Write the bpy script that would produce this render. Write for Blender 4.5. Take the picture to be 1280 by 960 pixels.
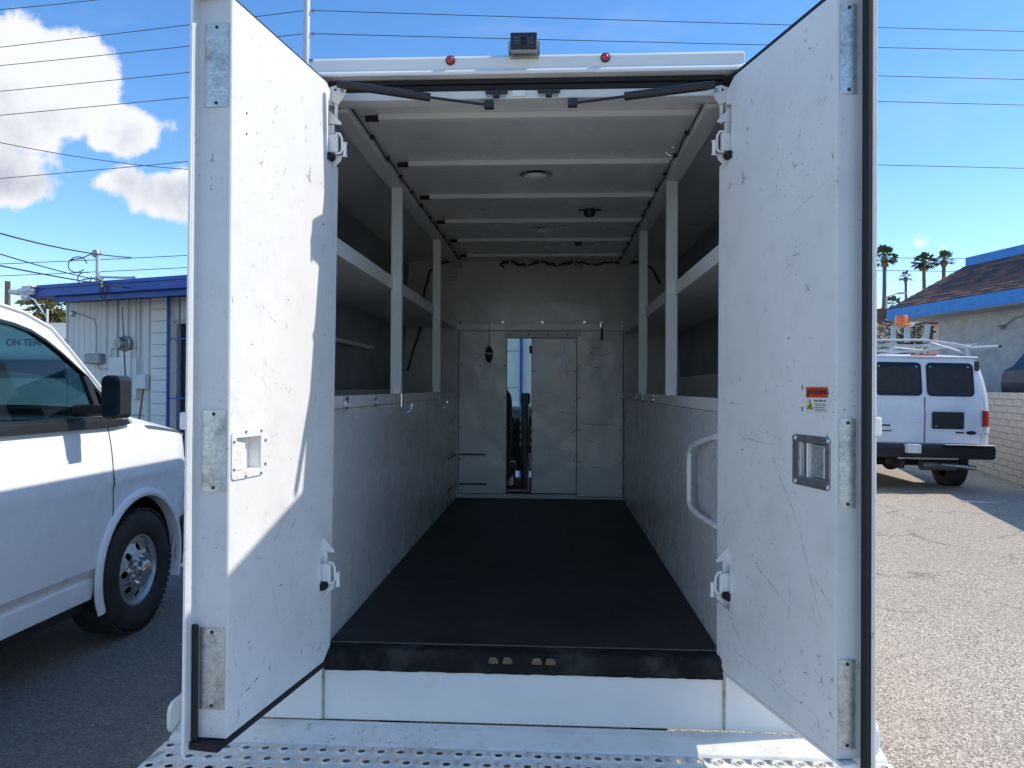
import bpy, bmesh, math, random
from math import sin, cos, pi, radians, atan2, sqrt
from mathutils import Vector, Matrix
from mathutils.geometry import tessellate_polygon
random.seed(7)
sc = bpy.context.scene
for o in list(bpy.data.objects): bpy.data.objects.remove(o)
C = sc.collection

# ---------------------------------------------------------------- camera, light, sky
cam = bpy.data.objects.new('camera', bpy.data.cameras.new('camera')); C.objects.link(cam)
cam.data.sensor_width = 36; cam.data.lens = 930 / 1280 * 36
cam.data.clip_start = 0.05; cam.data.clip_end = 3000
cam.location = (0.09, 0, 1.5)
cam.matrix_world = (Matrix.Translation((0.09, 0, 1.5)) @ Matrix.Rotation(radians(3.08), 4, 'Z')
                    @ Matrix.Rotation(radians(90.31), 4, 'X') @ Matrix.Rotation(radians(0.3), 4, 'Z'))
sc.camera = cam
sc.view_settings.view_transform = 'Standard'; sc.view_settings.look = 'None'
sc.view_settings.gamma = 1; sc.view_settings.use_curve_mapping = False
sc.view_settings.exposure = 0.78
sc.cycles.max_bounces = 10; sc.cycles.diffuse_bounces = 6; sc.cycles.transparent_max_bounces = 16
SUN = Vector((1.0, 0.137, 1.0)).normalized()
sl = bpy.data.lights.new('sun', 'SUN'); sl.energy = 2.6; sl.angle = radians(0.5); sl.color = (1.0, 0.93, 0.82)
so = bpy.data.objects.new('sun', sl); C.objects.link(so); so.rotation_euler = SUN.to_track_quat('Z', 'Y').to_euler()
so.location = (30, 4, 30)

w = bpy.data.worlds.new('World'); sc.world = w; w.use_nodes = True
def sky_world():
    nt = w.node_tree; N = nt.nodes; L = nt.links; N.clear()
    def M(op, a, b=None, c=None):
        n = N.new('ShaderNodeMath'); n.operation = op
        for i, v in enumerate((a, b, c)):
            if v is None: continue
            if isinstance(v, (int, float)): n.inputs[i].default_value = v
            else: L.new(v, n.inputs[i])
        return n.outputs[0]
    out = N.new('ShaderNodeOutputWorld'); bg = N.new('ShaderNodeBackground'); bg.inputs[1].default_value = 0.15
    sky = N.new('ShaderNodeTexSky'); sky.sky_type = 'NISHITA'; sky.sun_disc = False
    sky.sun_elevation = math.asin(SUN.z); sky.sun_rotation = atan2(SUN.x, SUN.y)
    sky.altitude = 400; sky.air_density = 1.0; sky.dust_density = 0.25; sky.ozone_density = 2.0
    hs = N.new('ShaderNodeHueSaturation'); hs.inputs['Saturation'].default_value = 1.22; hs.inputs['Value'].default_value = .95
    tn = N.new('ShaderNodeMix'); tn.data_type = 'RGBA'; tn.blend_type = 'MULTIPLY'; tn.inputs['Factor'].default_value = 1.0; tn.inputs['B'].default_value = (.915, .935, .985, 1)
    L.new(sky.outputs[0], tn.inputs['A']); L.new(tn.outputs['Result'], hs.inputs['Color'])
    tc = N.new('ShaderNodeTexCoord'); sp = N.new('ShaderNodeSeparateXYZ'); L.new(tc.outputs['Generated'], sp.inputs[0])
    X, Y, Z = sp.outputs
    Ya = M('MAXIMUM', M('ABSOLUTE', Y), 0.02)
    px = M('DIVIDE', X, Ya); pz = M('DIVIDE', Z, Ya)
    cb = N.new('ShaderNodeCombineXYZ'); L.new(px, cb.inputs[0]); L.new(pz, cb.inputs[1]); L.new(M('SIGN', Y), cb.inputs[2])
    def noise(scale, det, rough, vec, seed=0.0):
        n = N.new('ShaderNodeTexNoise'); n.inputs['Scale'].default_value = scale; n.inputs['Detail'].default_value = det
        n.inputs['Roughness'].default_value = rough
        mp = N.new('ShaderNodeMapping'); mp.inputs['Location'].default_value = (seed, seed * .7, 0); L.new(vec, mp.inputs[0]); L.new(mp.outputs[0], n.inputs['Vector'])
        return n.outputs[0]
    n1 = noise(7, 9, .58, cb.outputs[0]); n2 = noise(22, 6, .6, cb.outputs[0], 3.1)
    # cumulus heaps: centre and half-size in the tangent plane, ahead and behind
    blobs = [(-0.86, .42, .22, .105, 1), (-0.73, .40, .13, .090, 1), (-0.60, .355, .075, .040, 1), (-1.05, .42, .24, .12, 1),
             (-0.82, .295, .16, .048, 1), (-0.52, .262, .080, .042, 1), (-0.60, .285, .06, .022, 1),
             (.480, .192, .014, .009, 1), (.508, .189, .008, .004, 1), (-.555, .187, .012, .005, 1), (-.59, .195, .010, .004, 1),
             (1.5, .5, .3, .1, 1), (-.4, .45, .3, .09, -1), (.6, .3, .25, .06, -1)]
    acc = None
    for (cx, cz, rx, rz, sg) in blobs:
        dx = M('DIVIDE', M('SUBTRACT', px, cx), rx); dz = M('DIVIDE', M('SUBTRACT', pz, cz), rz)
        d = M('SQRT', M('ADD', M('MULTIPLY', dx, dx), M('MULTIPLY', dz, dz)))
        v = M('SUBTRACT', 1.0, d)
        v = M('MULTIPLY', v, M('MINIMUM', rz * 17, 1.0))
        v = M('SUBTRACT', v, M('MULTIPLY', M('LESS_THAN', M('MULTIPLY', Y, sg), 0.0), 5.0))
        acc = v if acc is None else M('MAXIMUM', acc, v)
    dens = M('ADD', acc, M('MULTIPLY', M('SUBTRACT', n1, .5), 1.5)); dens = M('ADD', dens, M('MULTIPLY', M('SUBTRACT', n2, .5), .6))
    small = M('MINIMUM', M('MAXIMUM', M('MULTIPLY', acc, 9), -1.0), 1.0)
    mr = N.new('ShaderNodeMapRange'); mr.interpolation_type = 'SMOOTHSTEP'
    mr.inputs['From Min'].default_value = 0.0; mr.inputs['From Max'].default_value = .20; L.new(dens, mr.inputs['Value'])
    gate = N.new('ShaderNodeMapRange'); gate.inputs['From Min'].default_value = -.45; gate.inputs['From Max'].default_value = -.15; L.new(acc, gate.inputs['Value'])
    mask = M('MULTIPLY', mr.outputs[0], gate.outputs[0])
    # body shading: bright crowns, lavender-grey bases
    n3 = noise(9, 8, .62, cb.outputs[0], -.22)
    up = N.new('ShaderNodeMapping'); up.inputs['Location'].default_value = (-.02, -.035, 0); L.new(cb.outputs[0], up.inputs[0])
    n1b = noise(7, 9, .58, up.outputs[0])
    lit = M('MULTIPLY_ADD', M('SUBTRACT', n1, n1b), 2.0, .45)
    base = N.new('ShaderNodeMapRange'); base.inputs['From Min'].default_value = .27; base.inputs['From Max'].default_value = .45; L.new(pz, base.inputs['Value'])
    lit = M('ADD', lit, M('MULTIPLY_ADD', M('MAXIMUM', base.outputs[0], M('MULTIPLY', M('LESS_THAN', pz, .215), 1.3)), .75, -.12)); lit = M('ADD', lit, M('MULTIPLY', M('SUBTRACT', n3, .5), 1.1))
    thin = N.new('ShaderNodeMapRange'); thin.inputs['From Min'].default_value = .55; thin.inputs['From Max'].default_value = .05; L.new(dens, thin.inputs['Value'])
    lit = M('ADD', lit, M('MULTIPLY', thin.outputs[0], .45))
    cr = N.new('ShaderNodeValToRGB'); L.new(lit, cr.inputs[0]); e = cr.color_ramp.elements
    e[0].position = .15; e[0].color = (.48, .52, .63, 1); e[1].position = .95; e[1].color = (.93, .95, .99, 1)
    e2 = cr.color_ramp.elements.new(.5); e2.color = (.70, .73, .81, 1)
    sc_ = N.new('ShaderNodeVectorMath'); sc_.operation = 'SCALE'; L.new(cr.outputs[0], sc_.inputs[0]); sc_.inputs['Scale'].default_value = 4.0
    # thin cirrus veils everywhere
    st = N.new('ShaderNodeMapping'); st.inputs['Scale'].default_value = (.7, 2.6, 1); st.inputs['Rotation'].default_value = (0, 0, .35); L.new(cb.outputs[0], st.inputs[0])
    ci = N.new('ShaderNodeMapRange'); ci.inputs['From Min'].default_value = .52; ci.inputs['From Max'].default_value = .85; ci.inputs['To Max'].default_value = .38
    L.new(noise(2.2, 8, .6, st.outputs[0], 5.0), ci.inputs['Value'])
    mx0 = N.new('ShaderNodeMix'); mx0.data_type = 'RGBA'; L.new(ci.outputs[0], mx0.inputs['Factor']); L.new(hs.outputs[0], mx0.inputs['A']); mx0.inputs['B'].default_value = (3.2, 3.5, 3.9, 1)
    mx = N.new('ShaderNodeMix'); mx.data_type = 'RGBA'; L.new(mask, mx.inputs['Factor']); L.new(mx0.outputs['Result'], mx.inputs['A']); L.new(sc_.outputs[0], mx.inputs['B'])
    L.new(mx.outputs['Result'], bg.inputs[0]); L.new(bg.outputs[0], out.inputs[0])
sky_world()

# ---------------------------------------------------------------- materials
def newmat(name):
    m = bpy.data.materials.new(name); m.use_nodes = True
    return m, m.node_tree.nodes, m.node_tree.links, m.node_tree.nodes['Principled BSDF']
def mth(N, L, op, a, b=None, c=None):
    n = N.new('ShaderNodeMath'); n.operation = op
    for i, v in enumerate((a, b, c)):
        if v is None: continue
        if isinstance(v, (int, float)): n.inputs[i].default_value = v
        else: L.new(v, n.inputs[i])
    return n.outputs[0]
def nz(N, L, scale, det=4, rough=.55, stretch=(1, 1, 1), rot=(0, 0, 0), loc=(0, 0, 0), coord='Object'):
    tc = N.new('ShaderNodeTexCoord'); mp = N.new('ShaderNodeMapping'); n = N.new('ShaderNodeTexNoise')
    mp.inputs['Scale'].default_value = stretch; mp.inputs['Rotation'].default_value = rot; mp.inputs['Location'].default_value = loc
    n.inputs['Scale'].default_value = scale; n.inputs['Detail'].default_value = det; n.inputs['Roughness'].default_value = rough
    L.new(tc.outputs[coord], mp.inputs[0]); L.new(mp.outputs[0], n.inputs['Vector']); return n.outputs[0]
def step(N, L, v, lo, hi, a=0., b=1.):
    m = N.new('ShaderNodeMapRange'); m.inputs['From Min'].default_value = lo; m.inputs['From Max'].default_value = hi
    m.inputs['To Min'].default_value = a; m.inputs['To Max'].default_value = b; L.new(v, m.inputs['Value']); return m.outputs[0]
def mixc(N, L, f, a, b):
    n = N.new('ShaderNodeMix'); n.data_type = 'RGBA'
    if isinstance(f, float): n.inputs['Factor'].default_value = f
    else: L.new(f, n.inputs['Factor'])
    for k, v in (('A', a), ('B', b)):
        if isinstance(v, tuple): n.inputs[k].default_value = (*v, 1) if len(v) == 3 else v
        else: L.new(v, n.inputs[k])
    return n.outputs['Result']
def bump(N, L, P, h, strength=.2, dist=.01):
    b = N.new('ShaderNodeBump'); b.inputs['Strength'].default_value = strength; b.inputs['Distance'].default_value = dist
    L.new(h, b.inputs['Height']); L.new(b.outputs[0], P.inputs['Normal'])
def paint(name, col=(.78, .79, .78), rough=.32, scuff=1.0, wave=.15, dirt=(.10, .10, .10), rust=0., coat=.0):
    m, N, L, P = newmat(name)
    c = mixc(N, L, step(N, L, nz(N, L, 2.2, 6, .6), .35, .7), col, tuple(x * (.90 if scuff else .985) for x in col))
    if scuff > 0:
        lowp = scuff < .65
        patch = step(N, L, nz(N, L, 3.1, 4, .6, loc=(3, 1, 2)), .42, .66)
        fine = step(N, L, nz(N, L, 60, 5, .7), .60, .67)
        k = mth(N, L, 'MULTIPLY', mth(N, L, 'MULTIPLY', patch, fine), .75 * min(scuff, 1.3) * (.45 if lowp else 1))
        c = mixc(N, L, k, c, dirt)
        sp2 = step(N, L, nz(N, L, 34, 3, .75, stretch=(1, 1, .6), rot=(.4, .3, 0), loc=(5, 2, 2)), .66, .70); p2 = step(N, L, nz(N, L, 1.6, 3, .6, loc=(8, 3, 4)), .50, .62)
        c = mixc(N, L, mth(N, L, 'MULTIPLY', mth(N, L, 'MULTIPLY', sp2, p2), .6 * min(scuff, 1.2) * (.10 if lowp else 1)), c, dirt)
        if not lowp: c = mixc(N, L, mth(N, L, 'MULTIPLY', step(N, L, nz(N, L, 9, 6, .65, loc=(7, 7, 7)), .5, .78), .22 * scuff), c, (.30, .30, .28))
    if rust > 0:
        r = mth(N, L, 'MULTIPLY', step(N, L, nz(N, L, 14, 7, .7, loc=(1, 5, 9)), .60, .70), rust)
        c = mixc(N, L, r, c, (.30, .17, .07))
        r = mth(N, L, 'MULTIPLY', step(N, L, nz(N, L, 5, 7, .7, loc=(4, 5, 1)), .5, .7), rust * .5)
        c = mixc(N, L, r, c, (.52, .44, .30))
    L.new(c, P.inputs['Base Color'])
    L.new(step(N, L, nz(N, L, 5, 5, .6, loc=(2, 2, 8)), .3, .7, rough * .75, rough * 1.35), P.inputs['Roughness'])
    P.inputs['Coat Weight'].default_value = coat; P.inputs['Coat Roughness'].default_value = .08
    if wave > 0: bump(N, L, P, mth(N, L, 'ADD', nz(N, L, 2.5, 2, .5), mth(N, L, 'MULTIPLY', nz(N, L, 45, 3, .6), .03)), wave, .05)
    return m
def buffed_sheen():  # smeared patch above the flange; its reflection is painted in as paler colour
    m = paint('bulkhead_back_paint', (.62, .625, .61), .26, .64, .35); N = m.node_tree.nodes; L = m.node_tree.links; P = N['Principled BSDF']
    tc = N.new('ShaderNodeTexCoord'); sp = N.new('ShaderNodeSeparateXYZ'); L.new(tc.outputs['Object'], sp.inputs[0])
    wob = mth(N, L, 'MULTIPLY', mth(N, L, 'SUBTRACT', nz(N, L, 6, 5, .6), .5), .10)
    dx = mth(N, L, 'ADD', mth(N, L, 'ABSOLUTE', mth(N, L, 'SUBTRACT', sp.outputs[0], .03)), wob); dz = mth(N, L, 'ADD', mth(N, L, 'ABSOLUTE', mth(N, L, 'SUBTRACT', sp.outputs[2], 2.045)), wob)
    k = mth(N, L, 'MULTIPLY', step(N, L, dx, .36, .42, 1, 0), step(N, L, dz, .050, .080, 1, 0))
    old = P.inputs['Base Color'].links[0].from_socket
    L.new(mixc(N, L, mth(N, L, 'MULTIPLY', k, .8), old, (.74, .78, .80)), P.inputs['Base Color']); return m
def plain(name, col, rough=.5, metal=0., var=.15, vs=12, bmp=.0, bs=60, coat=0., spec=None):
    m, N, L, P = newmat(name)
    c = mixc(N, L, step(N, L, nz(N, L, vs, 5, .6), .3, .7), tuple(min(1, x * (1 + var)) for x in col), tuple(x * (1 - var) for x in col))
    L.new(c, P.inputs['Base Color']); P.inputs['Roughness'].default_value = rough; P.inputs['Metallic'].default_value = metal
    P.inputs['Coat Weight'].default_value = coat
    if bmp: bump(N, L, P, nz(N, L, bs, 4, .6), bmp, .01)
    return m
def glassmat(name, tint, rough=.02, refl=.06):
    m, N, L, P = newmat(name); N.remove(P)
    t = N.new('ShaderNodeBsdfTransparent'); t.inputs[0].default_value = (*tint, 1)
    g = N.new('ShaderNodeBsdfGlossy'); g.inputs['Roughness'].default_value = rough
    lw = N.new('ShaderNodeLayerWeight'); fz = mth(N, L, 'MULTIPLY_ADD', mth(N, L, 'POWER', lw.outputs['Facing'], 4.0), .85, .05)
    mx = N.new('ShaderNodeMixShader'); L.new(fz, mx.inputs[0]); L.new(t.outputs[0], mx.inputs[1]); L.new(g.outputs[0], mx.inputs[2])
    L.new(mx.outputs[0], N['Material Output'].inputs[0]); return m
MT = {}
MT['body'] = paint('truck_white_paint', (.80, .79, .76), .34, .45, .12)
MT['door'] = paint('door_white_paint', (.83, .82, .79), .38, .8, .15)
MT['channel'] = paint('channel_shaded_white', (.64, .65, .645), .22, .8, .15); MT['lower'] = paint('lower_wall_paint', (.67, .68, .67), .26, .5, .14)  # channel: door paint greyed in the colour to carry shade and dark reflection
MT['inner'] = paint('interior_paint', (.76, .75, .71), .3, .3, .2)
MT['bulk'] = paint('bulkhead_paint', (.76, .765, .75), .2, .64, .55)
MT['buffed_sheen'] = buffed_sheen(); MT['frame'] = paint('frame_paint', (.74, .74, .71), .4, .5, .05)
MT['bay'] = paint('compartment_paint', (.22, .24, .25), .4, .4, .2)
MT['deck'] = paint('step_paint', (.84, .83, .78), .42, .9, .1, rust=.85)
MT['sealant'] = plain('aged_sealant', (.42, .38, .30), .8, var=.4, vs=30)
MT['rubber'] = plain('black_rubber', (.008, .009, .011), .7, var=.3)
MT['wornrubber'] = paint('worn_rubber', (.010, .010, .010), .8, .7, .1, dirt=(.09, .075, .06)); MT['wornrubber'].node_tree.nodes['Principled BSDF'].inputs['Specular IOR Level'].default_value = .25; MT['blackplastic'] = plain('black_plastic', (.02, .02, .022), .38, var=.2)
MT['tyre'] = plain('tyre_rubber', (.028, .028, .029), .75, var=.3, bmp=.3)
MT['chrome'] = plain('bright_steel', (.75, .75, .74), .18, 1.0, var=.08)
MT['alloy'] = plain('silver_wheel_paint', (.55, .56, .56), .3, .8, var=.12); MT['steel'] = plain('dull_steel', (.36, .37, .37), .38, .9, var=.25, vs=40)
MT['brass'] = plain('worn_brass', (.20, .15, .09), .6, .6, var=.4, vs=80)
MT['galv'] = plain('galvanised_steel', (.50, .53, .53), .42, .85, var=.35, vs=55, bmp=.1)
def galv2():
    m, N, L, P = newmat('spangled_zinc')
    v = N.new('ShaderNodeTexVoronoi'); v.inputs['Scale'].default_value = 190; tc = N.new('ShaderNodeTexCoord'); L.new(tc.outputs['Object'], v.inputs['Vector'])
    c = mixc(N, L, step(N, L, v.outputs['Color'], 0, 1), (.42, .46, .46), (.66, .70, .69))
    c = mixc(N, L, step(N, L, nz(N, L, 16, 7, .7), .52, .68, 0, .75), c, (.16, .17, .17))
    c = mixc(N, L, step(N, L, nz(N, L, 7, 5, .7, loc=(4, 4, 4)), .5, .8, 0, .5), c, (.50, .46, .34))
    L.new(c, P.inputs['Base Color']); P.inputs['Metallic'].default_value = .75; P.inputs['Roughness'].default_value = .42
    return m
MT['galv'] = galv2()
MT['vanwhite'] = paint('van_white_paint', (.86, .865, .87), .28, 0, .004, coat=.25)
MT['van2white'] = paint('fleet_white_paint', (.74, .76, .80), .3, .25, .04, coat=.4)
MT['glass'] = glassmat('tinted_glass', (.34, .52, .53))
MT['clearglass'] = glassmat('clear_glass', (.72, .86, .86))
MT['darkglass'] = plain('dark_tinted_glass', (.010, .022, .032), .08, var=.3); MT['darkglass'].node_tree.nodes['Principled BSDF'].inputs['Specular IOR Level'].default_value = .22
MT['seat'] = plain('seat_fabric', (.035, .038, .042), .85, var=.2, bmp=.2)
MT['red'] = plain('red_lens', (.45, .008, .012), .12, var=.15, coat=1.)
MT['amber'] = plain('amber_lens', (1.0, .19, .005), .25, var=.1, coat=.8)
MT['sign_red'] = plain('sticker_red', (.62, .06, .02), .4, var=.1)
MT['sign_yel'] = plain('sticker_yellow', (.85, .68, .02), .4, var=.08)
MT['sign_wht'] = plain('sticker_white', (.75, .76, .74), .4, var=.08)
MT['ink'] = plain('printing_ink', (.03, .03, .03), .5, var=.1)
MT['scratch'] = plain('scratched_primer', (.085, .085, .085), .7, var=.5, vs=40); MT['signgreen'] = plain('sign_letter_green', (.03, .09, .10), .5, var=.1)
MT['blue'] = plain('blue_fascia_paint', (.012, .075, .36), .45, var=.18, vs=4)
MT['blue2'] = plain('blue_trim_paint', (.03, .22, .58), .5, var=.15, vs=5)
MT['wallwhite'] = paint('board_white_paint', (.74, .73, .69), .7, .25, .05)
MT['stucco'] = plain('grey_stucco', (.42, .42, .41), .9, var=.2, vs=3, bmp=.5, bs=25)
MT['stucco_tempe'] = plain('cream_stucco', (.78, .76, .70), .9, var=.08, vs=1)
MT['block'] = plain('tan_block', (.50, .46, .40), .9, var=.18, vs=6, bmp=.5, bs=40)
MT['mortar'] = plain('mortar', (.36, .33, .29), .95, var=.2)
MT['grey'] = plain('grey_enclosure', (.28, .29, .30), .5, .2, var=.2)
MT['wood'] = plain('weathered_wood', (.28, .14, .06), .7, var=.3, vs=20)
MT['wire'] = plain('cable_black', (.03, .03, .035), .6)
MT['polewhite'] = plain('pale_steel_pole', (.52, .55, .56), .5, .2, var=.1)
MT['concrete'] = plain('pale_concrete', (.55, .52, .46), .9, var=.2, bmp=.3)
MT['navy'] = plain('navy_car_paint', (.010, .016, .035), .3, .2, var=.1, coat=.3)
MT['bark'] = plain('palm_bark', (.16, .11, .08), .9, var=.35, vs=8, bmp=.6)
MT['skirt'] = plain('dry_frond_skirt', (.17, .12, .07), .9, var=.3)
def leaf(name, a, b):
    m, N, L, P = newmat(name)
    L.new(mixc(N, L, step(N, L, nz(N, L, 1.7, 5, .7), .35, .65), a, b), P.inputs['Base Color']); P.inputs['Roughness'].default_value = .55
    return m
MT['palm'] = leaf('palm_green', (.045, .085, .03), (.10, .13, .04))
MT['palmyel'] = leaf('palm_yellow_green', (.12, .14, .05), (.30, .24, .08))
MT['bush'] = leaf('tree_green', (.05, .08, .03), (.13, .14, .06))
def shingle():
    m, N, L, P = newmat('brown_shingle')
    oi = N.new('ShaderNodeTexCoord')
    c = mixc(N, L, step(N, L, nz(N, L, 2.3, 5, .7), .3, .7), (.075, .045, .038), (.17, .10, .085))
    c = mixc(N, L, step(N, L, nz(N, L, 26, 4, .7), .5, .7, 0, .6), c, (.05, .04, .045))
    L.new(c, P.inputs['Base Color']); P.inputs['Roughness'].default_value = .9; bump(N, L, P, nz(N, L, 60, 4, .7), .5, .01); return m
MT['shingle'] = shingle()
def matfloor():
    m, N, L, P = newmat('ribbed_rubber_mat')
    tc = N.new('ShaderNodeTexCoord'); sp = N.new('ShaderNodeSeparateXYZ'); L.new(tc.outputs['Object'], sp.inputs[0])
    tri = mth(N, L, 'PINGPONG', sp.outputs[0], .03)
    z = mth(N, L, 'PINGPONG', mth(N, L, 'ADD', sp.outputs[1], mth(N, L, 'MULTIPLY', tri, .8)), .009)
    h = step(N, L, z, .003, .006)
    wear = step(N, L, nz(N, L, 3.0, 6, .65), .35, .75)
    c = mixc(N, L, wear, (.007, .008, .010), (.022, .023, .024))
    c = mixc(N, L, mth(N, L, 'MULTIPLY', h, step(N, L, nz(N, L, 5, 4, .6, loc=(2, 2, 2)), .4, .7)), c, (.034, .035, .037))
    c = mixc(N, L, step(N, L, nz(N, L, 70, 4, .7, loc=(9, 1, 0)), .66, .70, 0, .5), c, (.16, .15, .14))
    c = mixc(N, L, mth(N, L, 'MULTIPLY', step(N, L, nz(N, L, 11, 7, .75, loc=(1, 4, 0)), .5, .72), .55), c, (.06, .056, .05))
    c = mixc(N, L, step(N, L, nz(N, L, 30, 2, .5, stretch=(.15, 1.2, 1), rot=(0, 0, .3)), .70, .74, 0, .5), c, (.10, .10, .10))
    L.new(c, P.inputs['Base Color']); P.inputs['Roughness'].default_value = .58
    bump(N, L, P, h, .5, .004); return m
MT['mat'] = matfloor()
def asphalt():
    m, N, L, P = newmat('weathered_asphalt')
    tc = N.new('ShaderNodeTexCoord'); sp = N.new('ShaderNodeSeparateXYZ'); L.new(tc.outputs['Object'], sp.inputs[0])
    v = N.new('ShaderNodeTexVoronoi'); v.inputs['Scale'].default_value = 110; L.new(tc.outputs['Object'], v.inputs['Vector'])
    v2 = N.new('ShaderNodeTexVoronoi'); v2.inputs['Scale'].default_value = 38; L.new(tc.outputs['Object'], v2.inputs['Vector'])
    sep = N.new('ShaderNodeSeparateColor'); L.new(v.outputs['Color'], sep.inputs[0])
    g = N.new('ShaderNodeValToRGB'); L.new(sep.outputs[0], g.inputs[0]); e = g.color_ramp.elements
    e[0].position = 0; e[0].color = (.24, .205, .155, 1); e[1].position = 1; e[1].color = (.95, .83, .64, 1)
    a = g.color_ramp.elements.new(.35); a.color = (.50, .435, .34, 1); a = g.color_ramp.elements.new(.75); a.color = (.74, .65, .51, 1)
    c = mixc(N, L, step(N, L, v.outputs['Distance'], .35, .65, 0, .45), g.outputs[0], (.12, .115, .11))
    c = mixc(N, L, step(N, L, nz(N, L, .9, 7, .65), .42, .7, 0, .35), c, (.42, .34, .27))
    c = mixc(N, L, step(N, L, nz(N, L, 1.7, 6, .7, loc=(4, 8, 0)), .55, .75, 0, .25), c, (.22, .20, .185))
    # cracks
    wv = N.new('ShaderNodeTexNoise'); wv.inputs['Scale'].default_value = 1.6; wv.inputs['Detail'].default_value = 5; L.new(tc.outputs['Object'], wv.inputs['Vector'])
    va = N.new('ShaderNodeVectorMath'); va.operation = 'MULTIPLY_ADD'; L.new(wv.outputs['Color'], va.inputs[0]); va.inputs[1].default_value = (1.1, 1.1, 0); L.new(tc.outputs['Object'], va.inputs[2])
    vc = N.new('ShaderNodeTexVoronoi'); vc.feature = 'DISTANCE_TO_EDGE'; vc.inputs['Scale'].default_value = .42; L.new(va.outputs[0], vc.inputs['Vector'])
    cm = step(N, L, vc.outputs['Distance'], .003, .013, .45, 0)
    cm = mth(N, L, 'MULTIPLY', cm, step(N, L, nz(N, L, 1.1, 3, .5, loc=(9, 2, 0)), .42, .55))
    c = mixc(N, L, cm, c, (.08, .07, .06))
    # shade on the left half of the yard, painted in as darker asphalt colour
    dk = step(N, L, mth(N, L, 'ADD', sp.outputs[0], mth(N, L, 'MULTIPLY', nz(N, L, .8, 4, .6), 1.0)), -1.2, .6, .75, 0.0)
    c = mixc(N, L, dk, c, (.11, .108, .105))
    L.new(c, P.inputs['Base Color']); P.inputs['Roughness'].default_value = .9
    bump(N, L, P, mth(N, L, 'ADD', v.outputs['Distance'], mth(N, L, 'MULTIPLY', v2.outputs['Distance'], .7)), .55, .012); return m
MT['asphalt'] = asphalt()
MT['gravel'] = plain('raised_lot_gravel', (.36, .33, .29), .95, var=.25, vs=30)

# ---------------------------------------------------------------- mesh helpers
class MB:
    def __init__(s): s.v = []; s.f = []
    def add(s, vs, fs):
        n = len(s.v); s.v += [tuple(p) for p in vs]; s.f += [tuple(i + n for i in f) for f in fs]; return s
    def box(s, x0, x1, y0, y1, z0, z1, M=None):
        vs = [(x, y, z) for x in (x0, x1) for y in (y0, y1) for z in (z0, z1)]
        if M: vs = [M @ Vector(p) for p in vs]
        return s.add(vs, [(0, 1, 3, 2), (4, 6, 7, 5), (0, 4, 5, 1), (2, 3, 7, 6), (0, 2, 6, 4), (1, 5, 7, 3)])
    def plate(s, outer, holes, t0, t1, fn):
        loops = [outer] + list(holes)
        tri = tessellate_polygon([[Vector((a, b, 0)) for a, b in l] for l in loops])
        flat = [p for l in loops for p in l]; n = len(flat)
        vs = [fn(a, b, t0) for a, b in flat] + [fn(a, b, t1) for a, b in flat]
        fs = [tuple(t) for t in tri] + [tuple(i + n for i in reversed(t)) for t in tri]
        k = 0
        for l in loops:
            m = len(l)
            for i in range(m):
                a, b = k + i, k + (i + 1) % m; fs.append((a, b, b + n, a + n))
            k += m
        return s.add(vs, fs)
    def tube(s, pts, r, n=8, cap=True):
        pts = [Vector(p) for p in pts]; rs = r if isinstance(r, (list, tuple)) else [r] * len(pts)
        vs = []; up = None
        for i, p in enumerate(pts):
            t = (pts[min(i + 1, len(pts) - 1)] - pts[max(i - 1, 0)]).normalized()
            if up is None: up = t.orthogonal().normalized()
            up = (up - t * up.dot(t)); up = up.normalized() if up.length > 1e-6 else t.orthogonal().normalized()
            b = t.cross(up)
            vs += [p + (up * cos(2 * pi * k / n) + b * sin(2 * pi * k / n)) * rs[i] for k in range(n)]
        fs = [(i * n + k, i * n + (k + 1) % n, (i + 1) * n + (k + 1) % n, (i + 1) * n + k) for i in range(len(pts) - 1) for k in range(n)]
        if cap: fs += [tuple(range(n))[::-1], tuple((len(pts) - 1) * n + k for k in range(n))]
        return s.add(vs, fs)
    def lathe(s, prof, o, ax, n=24, cap=True):
        o = Vector(o); ax = Vector(ax).normalized(); u = ax.orthogonal().normalized(); b = ax.cross(u); vs = []
        for r, h in prof: vs += [o + ax * h + (u * cos(2 * pi * k / n) + b * sin(2 * pi * k / n)) * r for k in range(n)]
        fs = [(i * n + k, i * n + (k + 1) % n, (i + 1) * n + (k + 1) % n, (i + 1) * n + k) for i in range(len(prof) - 1) for k in range(n)]
        if cap and prof[0][0] > 1e-4: fs.append(tuple(range(n))[::-1])
        if cap and prof[-1][0] > 1e-4: fs.append(tuple((len(prof) - 1) * n + k for k in range(n)))
        return s.add(vs, fs)
    def grid(s, rows):
        m = len(rows[0]); vs = [p for r in rows for p in r]
        return s.add(vs, [(i * m + j, i * m + j + 1, (i + 1) * m + j + 1, (i + 1) * m + j) for i in range(len(rows) - 1) for j in range(m - 1)])
    def quad(s, a, b, c, d): return s.add([a, b, c, d], [(0, 1, 2, 3)])
FR = {}
def mesh_of(name, mb, mat, smooth=False, M=None):
    me = bpy.data.meshes.new(name); vs = mb.v if M is None else [M @ Vector(p) for p in mb.v]
    me.from_pydata([tuple(p) for p in vs], [], mb.f)
    bm = bmesh.new(); bm.from_mesh(me); bmesh.ops.remove_doubles(bm, verts=bm.verts, dist=1e-5)
    bmesh.ops.recalc_face_normals(bm, faces=bm.faces); bm.to_mesh(me); bm.free()
    me.materials.append(MT[mat] if isinstance(mat, str) else mat)
    if smooth:
        for p in me.polygons: p.use_smooth = True
        try: me.set_sharp_from_angle(angle=radians(smooth if smooth is not True else 40))
        except Exception: pass
    return me
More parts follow.
